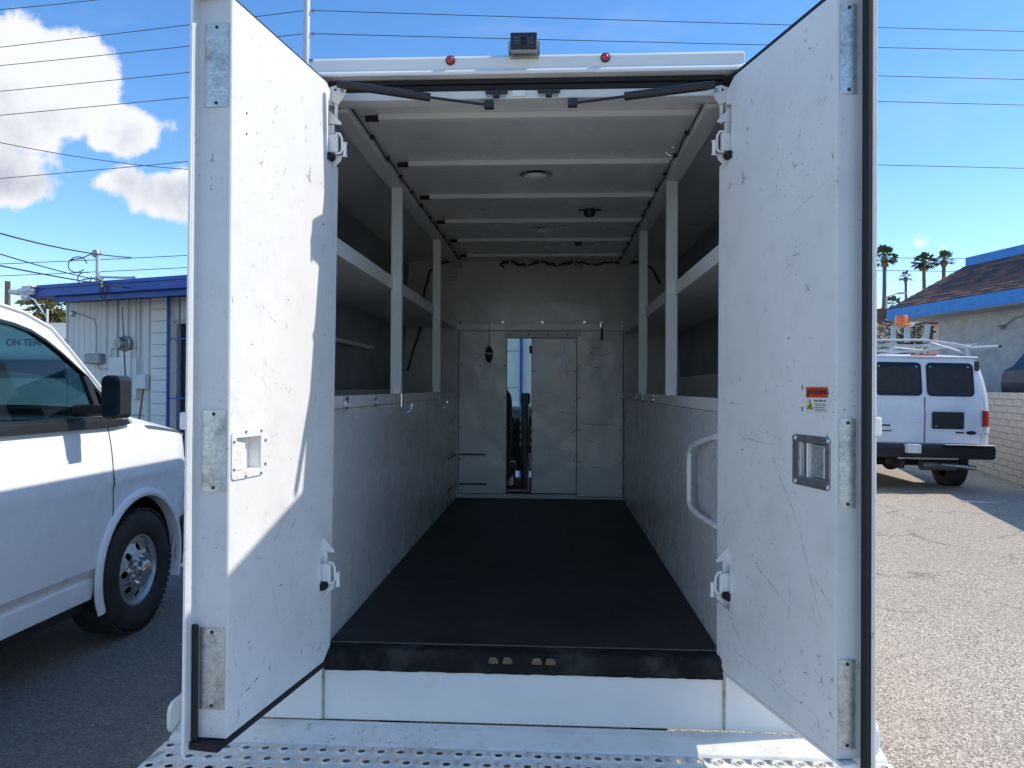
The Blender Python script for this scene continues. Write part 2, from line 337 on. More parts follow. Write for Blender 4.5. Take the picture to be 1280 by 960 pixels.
def obj(name, mb, mat, parent=None, smooth=False, bev=0, W=False):
    """one mesh object; its points are in the parent's frame, or in world space when W"""
    fr = FR.get(parent, Matrix.Identity(4)) if parent else Matrix.Identity(4)
    me = mesh_of(name, mb, mat, smooth, fr.inverted() if (W and parent) else None)
    o = bpy.data.objects.new(name, me); C.objects.link(o)
    if parent: o.parent = parent
    FR[o] = fr
    if bev:
        b = o.modifiers.new('bevel', 'BEVEL'); b.width = bev; b.segments = 2; b.limit_method = 'ANGLE'; b.angle_limit = radians(35); b.harden_normals = False
    return o
def tag(o, label=None, cat=None, group=None, kind=None):
    if label: o['label'] = label
    if cat: o['category'] = cat
    if group: o['group'] = group
    if kind: o['kind'] = kind
    return o
def thing(name, label, cat, loc=(0, 0, 0), rz=0, group=None, ry=0):
    o = bpy.data.objects.new(name, None); C.objects.link(o); o.empty_display_size = .2
    M = Matrix.Translation(loc) @ Matrix.Rotation(rz, 4, 'Z') @ Matrix.Rotation(ry, 4, 'Y'); o.matrix_world = M; FR[o] = M
    return tag(o, label, cat, group)
def struct(name, mb, mat, **k): return tag(obj(name, mb, mat, **k), kind='structure')
def copies(src, parent, mats):
    for M in mats:
        c = src.copy(); C.objects.link(c); c.parent = parent; c.matrix_local = M
def text(name, body, size, mat, parent, M, ext=.0008, bold=0.0, local=True, sx=1.0):
    cu = bpy.data.curves.new(name, 'FONT'); cu.body = body; cu.size = size; cu.extrude = ext; cu.align_x = 'CENTER'; cu.align_y = 'CENTER'; cu.offset = bold
    t = bpy.data.objects.new(name, cu); me = bpy.data.meshes.new_from_object(t); bpy.data.objects.remove(t); bpy.data.curves.remove(cu)
    me.transform(M @ Matrix.Scale(sx, 4, (1, 0, 0))); me.materials.clear(); me.materials.append(MT[mat])
    o = bpy.data.objects.new(name, me); C.objects.link(o)
    if parent: o.parent = parent
    FR[o] = FR.get(parent, Matrix.Identity(4)); return o
def circ(cx, cy, r, n=16, ry=None): return [(cx + r * cos(2 * pi * i / n), cy + (ry or r) * sin(2 * pi * i / n)) for i in range(n)]
def rrect(x0, x1, y0, y1, r, n=4):
    out = []
    for cx, cy, a0 in ((x1 - r, y1 - r, 0), (x0 + r, y1 - r, 90), (x0 + r, y0 + r, 180), (x1 - r, y0 + r, 270)):
        for k in range(n + 1):
            a = radians(a0 + 90 * k / n); out.append((cx + r * cos(a), cy + r * sin(a)))
    return out
XZ = lambda y0: (lambda a, b, t: (a, y0 + t, b))
YZ = lambda x0: (lambda a, b, t: (x0 + t, a, b))
XY = lambda z0: (lambda a, b, t: (a, b, z0 + t))

# ================================================================ SETTING
g = MB(); g.quad((-900, -300, 0), (900, -300, 0), (900, 1500, 0), (-900, 1500, 0)); struct('ground', g, 'asphalt')

# ================================================================ THE SERVICE TRUCK
YR = 2.25
truck = thing('service_truck', 'white box-bodied service truck with both rear doors swung open on an empty cargo bay', 'truck', (0, 4.0, 0))
def tp(name, mb, mat, parent=truck, **k): return obj(name, mb, mat, parent, W=True, **k)

# --- shell
for sx in (-1, 1):   # outer sides with a tucked-in upper half, rear frame beside the opening
    m = MB(); m.plate([(YR, .48), (5.6, .48), (5.6, 2.40), (YR, 2.40)], [], 0, .02 * sx, lambda a, b, t, s=sx: (s * (1.032 - .012 * max(0, b - 1.4)) - t, a, b)); tp('side_wall', m, 'body')
    m = MB(); a, b = sorted((sx * .609, sx * 1.030)); m.box(a, b, YR, YR + .03, .482, 2.40); tp('rear_frame', m, 'body', bev=.004)
    m = MB(); m.box(*sorted((sx * 1.0, sx * 1.06)), YR - .01, YR + .07, 1.365, 1.42); tp('corner_guard', m, 'body', bev=.006)
m = MB(); m.box(-1.044, -1.0325, YR, YR + .05, .55, 1.364); tp('corner_strip', m, 'body', bev=.004)
tp('side_marker', MB().lathe([(.001, .0), (.014, .0), (.014, .010), (.001, .014)], (-1.03, YR - .001, 1.15), (0, -1, 0), 16), 'red', smooth=True)
# roof: a raised centre with sloped shoulders
prof = [(-1.032, 2.38), (-1.02, 2.41), (-.66, 2.45), (-.65, 2.497), (0, 2.512), (.65, 2.497), (.66, 2.45), (1.02, 2.41), (1.032, 2.38)]
m = MB(); m.grid([[(x, y, z) for x, z in prof] for y in (YR + .002, 3.4, 4.6, 5.62)]); tp('roof', m, 'body')
m = MB()
hp = [(YR + .03, 2.508), (YR - .012, 2.505), (YR - .022, 2.496), (YR - .022, 2.462), (YR - .034, 2.450), (YR - .034, 2.441), (YR + .03, 2.441)]
m.plate(hp, [], -.645, .655, lambda a, b, t: (t, a, b)); cap = tp('roof_cap', m, 'body', bev=.003)
m = MB(); m.box(-.60, .60, YR - .004, YR + .03, 2.425, 2.438); m.box(-.60, .60, YR + .004, YR + .03, 2.409, 2.4245); tp('header_gasket', m, 'rubber', bev=.003)
m = MB(); m.box(-.604, .604, YR + .01, YR + .07, 2.383, 2.4085); lint = tp('lintel', m, 'frame', bev=.003)
m = MB(); m.box(-.035, .005, YR + .004, YR + .0095, 2.388, 2.405); tp('white_tag', m, 'sign_wht', lint)
for x in (-.221, .244):
    lampo = tp('marker_lamp', MB().lathe([(.001, 0), (.014, 0), (.014, .006), (.001, .006)], (x, YR - .022, 2.487), (0, -1, 0), 20), 'blackplastic')
    tp('lens', MB().lathe([(.0105, 0), (.0095, .005), (.006, .008), (.0005, .009)], (x, YR - .028, 2.487), (0, -1, 0), 20), 'red', lampo, smooth=True)
# reversing camera
cb = MB(); cb.plate([(2.175, 2.545), (2.255, 2.572), (2.26, 2.50), (2.178, 2.495)], [], -.036, .040, lambda a, b, t: (t, a, b))
rc = tp('reversing_camera', cb, 'galv', bev=.004)
tp('camera_face', MB().box(-.037, .041, 2.170, 2.1775, 2.493, 2.541), 'blackplastic', rc, bev=.002)
cf = MB().lathe([(.009, 0), (.009, .004), (.004, .006), (.001, .006)], (.002, 2.170, 2.518), (0, -1, 0), 16); tp('camera_lens', cf, 'darkglass', rc, smooth=True)
ll = MB()
for i in range(4):
    for j in range(3):
        for s in (-1, 1): ll.box(.002 + s * (.013 + i * .0045) - .001, .002 + s * (.013 + i * .0045) + .001, 2.1685, 2.170, 2.509 + j * .0075, 2.511 + j * .0075)
tag(tp('infrared_diodes', ll, 'steel', rc), kind='stuff')
tp('camera_bracket', MB().box(-.045, -.037, 2.20, 2.24, 2.50, 2.53).box(.041, .049, 2.20, 2.24, 2.50, 2.53).box(-.04, .045, 2.215, 2.25, 2.4885, 2.494), 'steel', rc)

# --- floor, sill, riser and step
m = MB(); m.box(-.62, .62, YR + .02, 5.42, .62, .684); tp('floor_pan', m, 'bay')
m = MB(); m.box(-.604, .604, YR + .053, 5.385, .686, .701); tp('rubber_floor', m, 'mat')
m = MB(); rr_ = random.Random(4); xs_ = [-.604 + 1.208 * i / 60 for i in range(61)]; m.grid([[(x, YR + .0525, .7015) for x in xs_], [(x, YR + .012, .7015) for x in xs_], [(x, YR + .001, .697) for x in xs_], [(x, YR - .003 + .0015 * sin(x * 19), .688) for x in xs_], [(x, YR - .002 + .0015 * sin(x * 23), .65) for x in xs_], [(x, YR + .001, .634 + rr_.uniform(-.0015, .0015)) for x in xs_], [(x, YR + .01, .634) for x in xs_]])
tp('threshold_strip', m, 'wornrubber', smooth=50)
tp('floor_edge_moulding', MB().box(-.6035, .6035, YR + .052, YR + .058, .7005, .7028), 'steel')
m = MB(); m.box(-.6045, .6045, YR + .005, YR + .03, .482, .634); tp('riser', m, 'body', bev=.002)
m = MB()
for sx in (-1, 1): tp('seam_sealant', MB().tube([(sx * .607, YR + .002, .484 + i * .018) for i in range(11)], [.003 + .0015 * random.random() for _ in range(11)], 6), 'sealant')
lat = []
for x in (-.0975, -.055, .033, .075):
    b = MB(); b.box(x, x + .030, YR - .012, YR + .002, .670, .682); b.box(x + .004, x + .026, YR - .015, YR - .0125, .679, .690); b.box(x + .012, x + .018, YR - .017, YR - .0125, .671, .678)
    tp('sill_catch', b, 'brass', bev=.0015)
# step: a rolled ledge and a perforated deck
m = MB(); m.plate([(YR + .0, .4815), (YR - .04, .480), (YR - .105, .462), (YR - .115, .450), (YR, .445)], [], -1.035, 1.035, lambda a, b, t: (t, a, b))
st = tp('step_bumper', m, 'deck', bev=.004)
def deck_mesh():
    m = MB(); px, py = .056, .058; z = .458; n = 12; x0 = -1.036
    for r in range(12):
        y1 = YR - .116 - r * py; y0 = y1 - py; off = (r % 2) * px / 2
        cols = int(2.072 / px)
        if off: m.quad((x0, y0, z), (x0 + off, y0, z), (x0 + off, y1, z), (x0, y1, z))
        for c in range(cols - (1 if off else 0)):
            xa = x0 + off + c * px; cx, cy = xa + px / 2, (y0 + y1) / 2; hx, hy = px / 2, py / 2
            sq = []
            for k in range(n):
                a = 2 * pi * (k + .5) / n; dx, dy = cos(a), sin(a); q = min(hx / abs(dx), hy / abs(dy)); sq.append((cx + dx * q, cy + dy * q, z))
            corners = [(cx + sx * hx, cy + sy * hy, z) for sx, sy in ((1, 1), (-1, 1), (-1, -1), (1, -1))]
            rings = [sq]
            for rr, zz in ((.0175, 0), (.0145, .0035), (.0120, .0040), (.0112, .0034), (.0110, .0018)):
                rings.append([(cx + cos(2 * pi * (k + .5) / n) * rr, cy + sin(2 * pi * (k + .5) / n) * rr, z + zz) for k in range(n)])
            vs = [p for q in rings for p in q]; fs = [(i * n + k, i * n + (k + 1) % n, (i + 1) * n + (k + 1) % n, (i + 1) * n + k) for i in range(len(rings) - 1) for k in range(n)]
            b = len(vs); vs += corners
            for ci, k in enumerate((1, 4, 7, 10)): fs.append((k, b + ci, (k + 1) % n) if 0 else (k, (k + 1) % n, b + ci))
            m.add(vs, fs)
        xe = x0 + off + (cols - (1 if off else 0)) * px
        m.quad((xe, y0, z), (1.036, y0, z), (1.036, y1, z), (xe, y1, z))
    return m
dk = tp('perforated_deck', deck_mesh(), 'deck', st, smooth=30)
tp('step_channel', MB().box(-1.02, 1.02, 1.45, YR - .12, .36, .41).box(-1.036, -1.026, 1.44, YR - .116, .38, .457).box(1.026, 1.036, 1.44, YR - .116, .38, .457).box(-1.036, 1.036, 1.43, 1.4385, .36, .458), 'seat', st)
for sx in (-1, 1): m = MB(); m.plate(rrect(YR - .09, YR + .06, .46, .552, .03), [], 0, .012, lambda a, b, t, s=sx: (s * ((1.038 if s < 0 else 1.008) + t), a, b)); tp('end_plate', m, 'deck', st, bev=.002)

# --- interior
wl = {}
for sx in (-1, 1):
    x = sx * .606
    m = MB(); m.box(*sorted((x, x + sx * .012)), YR + .032, 5.40, .686, 1.428); wl[sx] = tp('lower_wall', m, 'lower', bev=.001)
    m = MB(); m.box(*sorted((x - sx * .008, x + sx * .02)), YR + .032, 5.385, 1.430, 1.472); tp('ledge_rail', m, 'frame', bev=.002)
    zt = 1.982 if sx < 0 else 1.948
    m = MB(); m.box(*sorted((x - sx * .004, x + sx * .016)), YR + .04, 5.385, zt - .055, zt); m.box(*sorted((x + sx * .0165, sx * 1.015)), YR + .04, 5.39, zt - .045, zt - .035)
    tp('shelf', m, 'frame' if sx > 0 else 'frame', bev=.002)
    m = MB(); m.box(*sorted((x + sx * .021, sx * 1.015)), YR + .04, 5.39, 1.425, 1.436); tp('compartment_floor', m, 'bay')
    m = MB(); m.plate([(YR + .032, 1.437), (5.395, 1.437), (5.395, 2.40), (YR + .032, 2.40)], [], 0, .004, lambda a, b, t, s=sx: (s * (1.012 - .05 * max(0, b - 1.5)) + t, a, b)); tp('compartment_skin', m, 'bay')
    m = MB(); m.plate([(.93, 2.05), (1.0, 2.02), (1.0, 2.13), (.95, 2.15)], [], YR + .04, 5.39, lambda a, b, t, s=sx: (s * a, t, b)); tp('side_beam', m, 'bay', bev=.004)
    # upper rail
    m = MB(); m.box(*sorted((sx * .565, sx * .625)), YR + .075, 5.385, 2.372, 2.384); m.box(*sorted((sx * .612, sx * .625)), YR + .075, 5.385, 2.3845, 2.419); m.box(*sorted((sx * .565, sx * .572)), YR + .075, 5.385, 2.3845, 2.40)
    tr = tp('top_rail', m, 'frame', bev=.0015)
    for k in range(11): tp('clip', MB().box(*sorted((sx * .548, sx * .563)), 2.62 + k * .25, 2.632 + k * .25, 2.388, 2.402), 'blackplastic', tr)
    pts = [(sx * (.556 + .004 * sin(i * 1.7)), 2.36 + i * .1, 2.392 + .006 * sin(i * 2.3)) for i in range(30)]
    tp('roof_cable', MB().tube(pts, .0028, 5), 'wire', tr, smooth=True)
    for y in ((3.2, 4.33) if sx < 0 else (3.14, 4.12)):
        m = MB(); m.box(*sorted((sx * .566, sx * .612)), y, y + .035, 1.4725, 2.371); tp('post', m, 'frame', bev=.002)
        tp('foot_gusset', MB().box(*sorted((sx * .600, sx * .604)), y - .035, y - .001, 1.43, 1.50), 'frame', bev=.001)
# seams and rivets on the lower walls
m = MB()
for sx in (-1, 1):
    for y in (3.25, 4.36):
        for k in range(9): m.lathe([(.005, 0), (.003, .0025), (.0005, .003)], (sx * .606, y, .76 + k * .082), (-sx, 0, 0), 8)
tp('wall_rivets', m, 'frame')
m = MB(); m.box(-.62, .62, YR + .071, 5.40, 2.421, 2.43); tp('ceiling_panel', m, 'inner')
m = MB()
for y in (2.74, 3.27, 3.79, 4.31, 4.84): m.box(-.611, .611, y, y + .0015, 2.4195, 2.4208)
for k in range(6): bx = MB(); y = 2.468 + k * .5225
for k in range(6):
    y = 2.466 + k * .5225
    b = MB(); b.plate([(y, 2.42), (y + .004, 2.401), (y + .036, 2.401), (y + .04, 2.42), (y + .028, 2.42), (y + .026, 2.408), (y + .014, 2.408), (y + .012, 2.42)], [], -.498, .578, lambda a, c, t: (t, a, c))
    bow = tp('roof_bow', b, 'frame')
    for s in (-1, 1):
        xa, xb = (-.545, -.4985) if s < 0 else (.5785, .612)
        tp('end_sleeve', MB().tube([(xa, y + .02, 2.409), (xb, y + .02, 2.409)], .0095, 12), 'rubber', bow, smooth=True)
for (x, y) in ((.017, 3.186), (.03, 4.293)):
    o = tp('dome_light', MB().lathe([(.070, 0), (.071, .006), (.062, .011), (.050, .012)], (x, y, 2.4205), (0, 0, -1), 32), 'chrome', smooth=True)
    tp('diffuser', MB().lathe([(.049, .010), (.040, .020), (.02, .026), (.0005, .027)], (x, y, 2.4205), (0, 0, -1), 32), 'sign_wht', o, smooth=True)
for (x, y, r) in ((.279, 3.838, .03), (.25, 4.62, .024)):
    b = MB().lathe([(r, 0), (r, .02), (r * .8, .034), (r * .78, .03), (.001, .028)], (x, y, 2.42), (0, 0, -1), 20); b.box(x - r * 1.9, x + r * 1.9, y - .008, y + .008, 2.413, 2.4205)
    tp('roof_vent', b, 'blackplastic', smooth=True)
# back wall
m = MB(); m.plate([(-1.02, .66), (1.02, .66), (1.02, 2.412), (.66, 2.453), (-.66, 2.453), (-1.02, 2.412)], [[(-.237, .752), (.266, .752), (.266, 1.885), (-.237, 1.885)]], 0, .012, XZ(5.40)); bulk = tp('bulkhead', m, 'buffed_sheen')
def screws(m, pts, y=5.39, r=.0055):
    for a, b in pts: m.lathe([(r, 0), (r * .7, .002), (.0005, .0026)], (a, y, b), (0, -1, 0), 8)
for nm, x0, x1, z0, z1, y in (('bulkhead_sheet', -.587, -.240, .735, 1.912, 5.392), ('bulkhead_sheet', .270, .600, .72, 1.912, 5.392), ('sliding_door', -.055, .266, .742, 1.858, 5.376)):
    m = MB(); m.box(x0, x1, y, y + (.0075 if nm[0] == 'b' else .014), z0, z1); o = tp(nm, m, 'bulk', bulk, bev=.0015)
    tp('sheet_gap', MB().box(x0 - .004, x0, y + .0005, y + .006, z0, z1).box(x1, x1 + .004, y + .0005, y + .006, z0, z1).box(x0 - .004, x1 + .004, y + .0005, y + .006, z0 - .004, z0), 'wornrubber', o)
    m = MB(); screws(m, [(x, z0 + .02 + i * (z1 - z0 - .04) / 5) for i in range(6) for x in (x0 + .015, x1 - .015)], y - .0005)
    tp('screw_row', m, 'blackplastic', o)
m = MB(); m.box(-.605, .605, 5.362, 5.3995, 1.962, 1.966); m.box(-.605, .605, 5.362, 5.366, 1.919, 1.9615); o = tp('cross_flange', m, 'bulk', bulk)
for x in (-.577, -.267, .018, .319, .590): tp('eye_bolt', MB().lathe([(.011, -.002), (.011, .002), (.006, .002), (.006, -.002), (.011, -.002)], (x, 5.352, 1.975), (0, 1, .2), 12), 'chrome', bulk)
m = MB(); m.box(-.238, .268, 5.368, 5.3995, 1.888, 1.908); m.box(-.238, .268, 5.366, 5.3675, 1.860, 1.908); tp('door_track', m, 'frame', bulk)
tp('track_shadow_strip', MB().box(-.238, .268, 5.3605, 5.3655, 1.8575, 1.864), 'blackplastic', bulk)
m = MB(); screws(m, [(-.215, 1.888), (-.08, 1.886), (.06, 1.888), (.20, 1.886)], 5.366, .006); tp('track_bolt', m, 'blackplastic', bulk)
tp('door_sill', MB().box(-.238, .268, 5.38, 5.50, .735, .751), 'rubber', bulk)
m = MB(); m.box(-.58, -.39, 5.372, 5.39, 1.010, 1.022); m.box(-.58, -.385, 5.372, 5.39, .797, .808); m.tube([(-.60, 4.95, 1.020), (-.60, 5.37, 1.017)], .005, 6); m.tube([(-.60, 4.95, .803), (-.60, 5.37, .803)], .005, 6)
tp('load_strap_track', m, 'blackplastic', bulk)
m = MB()
for j in range(2):
    for k in range(3): m.tube([(-.69 + .06 * j, 5.395, 2.285 + k * .025), (-.60 + .0 * j, 5.395, 2.285 + k * .025)], .003, 6)
tp('wire_holder', m, 'steel', bulk)
# kick arcs rubbed on the right sheet
m = MB()
def arc(cx, cz, rx, rz, a0, a1, w_=.0026, n=14, y=5.3905):
    for i in range(n):
        a = radians(a0 + (a1 - a0) * i / n); b = radians(a0 + (a1 - a0) * (i + 1) / n); q = 1 + .25 * sin(i * 1.3)
        m.quad((cx + rx * cos(a), y, cz + rz * sin(a)), (cx + rx * cos(b), y, cz + rz * sin(b)), (cx + (rx + w_ * q) * cos(b), y, cz + (rz + w_ * q) * sin(b)), (cx + (rx + w_ * q) * cos(a), y, cz + (rz + w_ * q) * sin(a)))
arc(.44, 1.80, .09, .06, 200, 330); arc(.43, 1.70, .085, .05, 205, 325); arc(.42, 1.84, .07, .05, 215, 290); arc(-.42, 1.79, .07, .05, 215, 320); arc(-.44, 1.70, .06, .04, 220, 300)
for (x, z, dx, dz) in ((.17, 1.74, .012, .07), (.19, 1.60, .002, .08), (.20, 1.58, .003, .05), (.12, 1.33, .06, -.01), (.33, 1.24, .18, .0), (.35, 1.12, .04, -.006), (.36, .93, .07, 0), (.05, 1.46, .05, .012)):
    y = 5.3905 if x > .268 else 5.3745
    m.quad((x, y, z), (x + dx, y, z + dz), (x + dx + .002, y, z + dz + .003), (x + .003, y, z + .003))
Rb = random.Random(77)
for _ in range(150):
    x = Rb.choice((Rb.uniform(-.58, -.25), Rb.uniform(-.04, .25), Rb.uniform(.28, .59))); z = Rb.uniform(.78, 1.88) if Rb.random() < .6 else Rb.uniform(.9, 1.45)
    y = 5.3745 if -.06 < x < .262 else 5.3905; l = Rb.uniform(.006, .035) * (1 if Rb.random() < .85 else 2.2); t = Rb.gauss(0, .35); h = Rb.uniform(.0007, .0022)
    if -.25 < x < -.05: continue
    l = min(l, (.262 if x < .262 and x > -.06 else .595 if x > 0 else -.245) - x - .002)
    m.quad((x, y, z), (x + l * .5, y, z + l * .5 * sin(t) - h * .3), (x + l, y, z + l * sin(t)), (x + l * .5, y, z + l * .5 * sin(t) + h))
tag(tp('scuff_marks', m, 'scratch', bulk), kind='stuff')
for sx in (-1, 1):
    m = MB(); x = sx * .6055
    for _ in range(140):
        y = Rb.uniform(2.32, 5.3); z = .72 + .68 * Rb.random() ** 1.4; l = Rb.uniform(.006, .05); t = Rb.uniform(-1.2, 1.2); h = Rb.uniform(.0008, .003)
        m.quad((x, y, z), (x, y + l * cos(t) * .5, z + l * .5 * sin(t) - h * .4), (x, y + l * cos(t), z + l * sin(t)), (x, y + l * cos(t) * .5, z + l * .5 * sin(t) + h))
    tag(tp('scuff_marks', m, 'scratch', wl[sx]), kind='stuff')
# wiring along the top of the back wall
pts = [(-.28 + i * .031, 5.375 + .006 * sin(i * 2.1), 2.40 + .009 * sin(i * .8) + .005 * sin(i * 2.7)) for i in range(30)]
m = MB(); m.tube(pts, .007, 6); m.tube([(p[0] - .01, p[1], p[2] + .012 * sin(i * .9)) for i, p in enumerate(pts[:18])], .005, 6); m.tube([(-.275, 5.37, 2.40), (-.29, 5.36, 2.385), (-.26, 5.35, 2.37)], .006, 6)
m.tube([(-.95, 5.30, 1.62), (-.86, 5.36, 1.95), (-.84, 5.37, 2.20), (-.80, 5.37, 2.35), (-.70, 5.37, 2.41), (-.60, 5.36, 2.415)], .008, 6)
m.tube([(.60, 5.36, 2.40), (.72, 5.36, 2.405), (.80, 5.36, 2.36), (.86, 5.36, 2.25)], .008, 6)
m.tube([(.28 + .03 * cos(i / 2), 5.372, 2.405 + .03 * sin(i / 2)) for i in range(14)], .003, 5)
hn = tp('wiring_harness', m, 'wire', smooth=True)
for i in (2, 6, 9, 13, 17, 21, 26): tp('cable_clip', MB().box(pts[i][0] - .006, pts[i][0] + .006, 5.362, 5.389, pts[i][2] - .012, pts[i][2] + .012), 'steel', hn)
# little shelf bars in the left compartment
for (y0, y1, z, x) in ((2.6, 3.4, 1.70, -.98), (3.5, 4.3, 1.72, -.98)): tp('compartment_bar', MB().box(x, x + .03, y0, y1, z, z + .02), 'frame', bev=.002)
tp('compartment_divider', MB().box(-1.01, -.622, 4.395, 4.40, 1.437, 1.93), 'bay') if False else None
# grab handle, hooks and rings
hx = .575
m = MB(); m.tube([(.604, 2.36, 1.352), (hx + .006, 2.50, 1.325), (hx, 2.62, 1.300), (hx, 2.655, 1.275), (hx, 2.66, 1.20), (hx, 2.655, 1.105), (hx, 2.62, 1.085), (hx + .006, 2.50, 1.078), (.604, 2.36, 1.072)], .0095, 10); tp('grab_handle', m, 'door', smooth=True)
def jhook(x, y, z, s):
    p = [(x, y, z + .07), (x, y, z + .01)] + [(x + s * (.024 - .024 * cos(a)), y - .012 * sin(a), z - .026 * sin(a)) for a in [pi * i / 8 for i in range(9)]] + [(x + s * .049, y, z + .014)]
    tp('coat_hook', MB().tube(p, .0045, 8), 'chrome', smooth=True)
jhook(-.590, 3.33, 1.412, 1); jhook(-.590, 4.47, 1.405, 1)
def ring(x, y, z, r=.017):
    tp('tie_down_ring', MB().tube([(x, y + r * cos(a), z + r * sin(a)) for a in [2 * pi * i / 12 for i in range(13)]], .0036, 7).box(x - .003, x + .003, y - .02, y + .02, z + r - .002, z + r + .006), 'chrome', smooth=True)
for x, y in ((-.592, 2.44), (-.592, 2.85), (.592, 4.47), (.592, 4.16), (.592, 3.74)): ring(x, y, 1.445)
p = [(.57, 2.62, 2.42), (.566, 2.66, 2.40), (.55, 2.70, 2.395), (.53, 2.71, 2.375)] + [(.515 + .017 * cos(a), 2.71, 2.36 + .017 * sin(a)) for a in [pi * i / 6 for i in range(0, 11)]]
tp('wire_hook', MB().tube(p, .0028, 6), 'chrome', smooth=True)
# header strikers
for x in (-.083, .076):
    b = MB(); b.box(x - .034, x + .034, YR + .002, YR + .0095, 2.395, 2.408); b.box(x - .010, x + .010, YR - .012, YR + .0015, 2.380, 2.402)
    o = tp('striker', b, 'blackplastic', bev=.0015)
    for s in (-1, 1): tp('striker_loop', MB().tube([(x + s * .022 + .009 * cos(a), YR - .002, 2.393 - .009 * sin(a)) for a in [pi * i / 6 for i in range(7)]], .0018, 6), 'steel', o)
# gas struts
def strut(a, b, c, s):
    o = tp('gas_strut', MB().tube([a, b], .0125, 14), 'blackplastic', smooth=True)
    tp('strut_rod', MB().tube([b, c], .0042, 10), 'blackplastic', o, smooth=True)
    tp('ball_end', MB().box(c[0] - .015, c[0] + .015, c[1] - .01, c[1] + .012, c[2] - .012, c[2] + .012), 'blackplastic', o, bev=.004)
    tp('ball_end', MB().tube([a, (a[0] - s * .02, a[1] - .004, a[2] + .002)], .011, 10), 'blackplastic', o, smooth=True)
strut((-.53, 2.17, 2.396), (-.28, 2.22, 2.374), (-.106, 2.255, 2.362), 1)
strut((.535, 2.17, 2.375), (.300, 2.215, 2.366), (.148, 2.255, 2.364), -1)

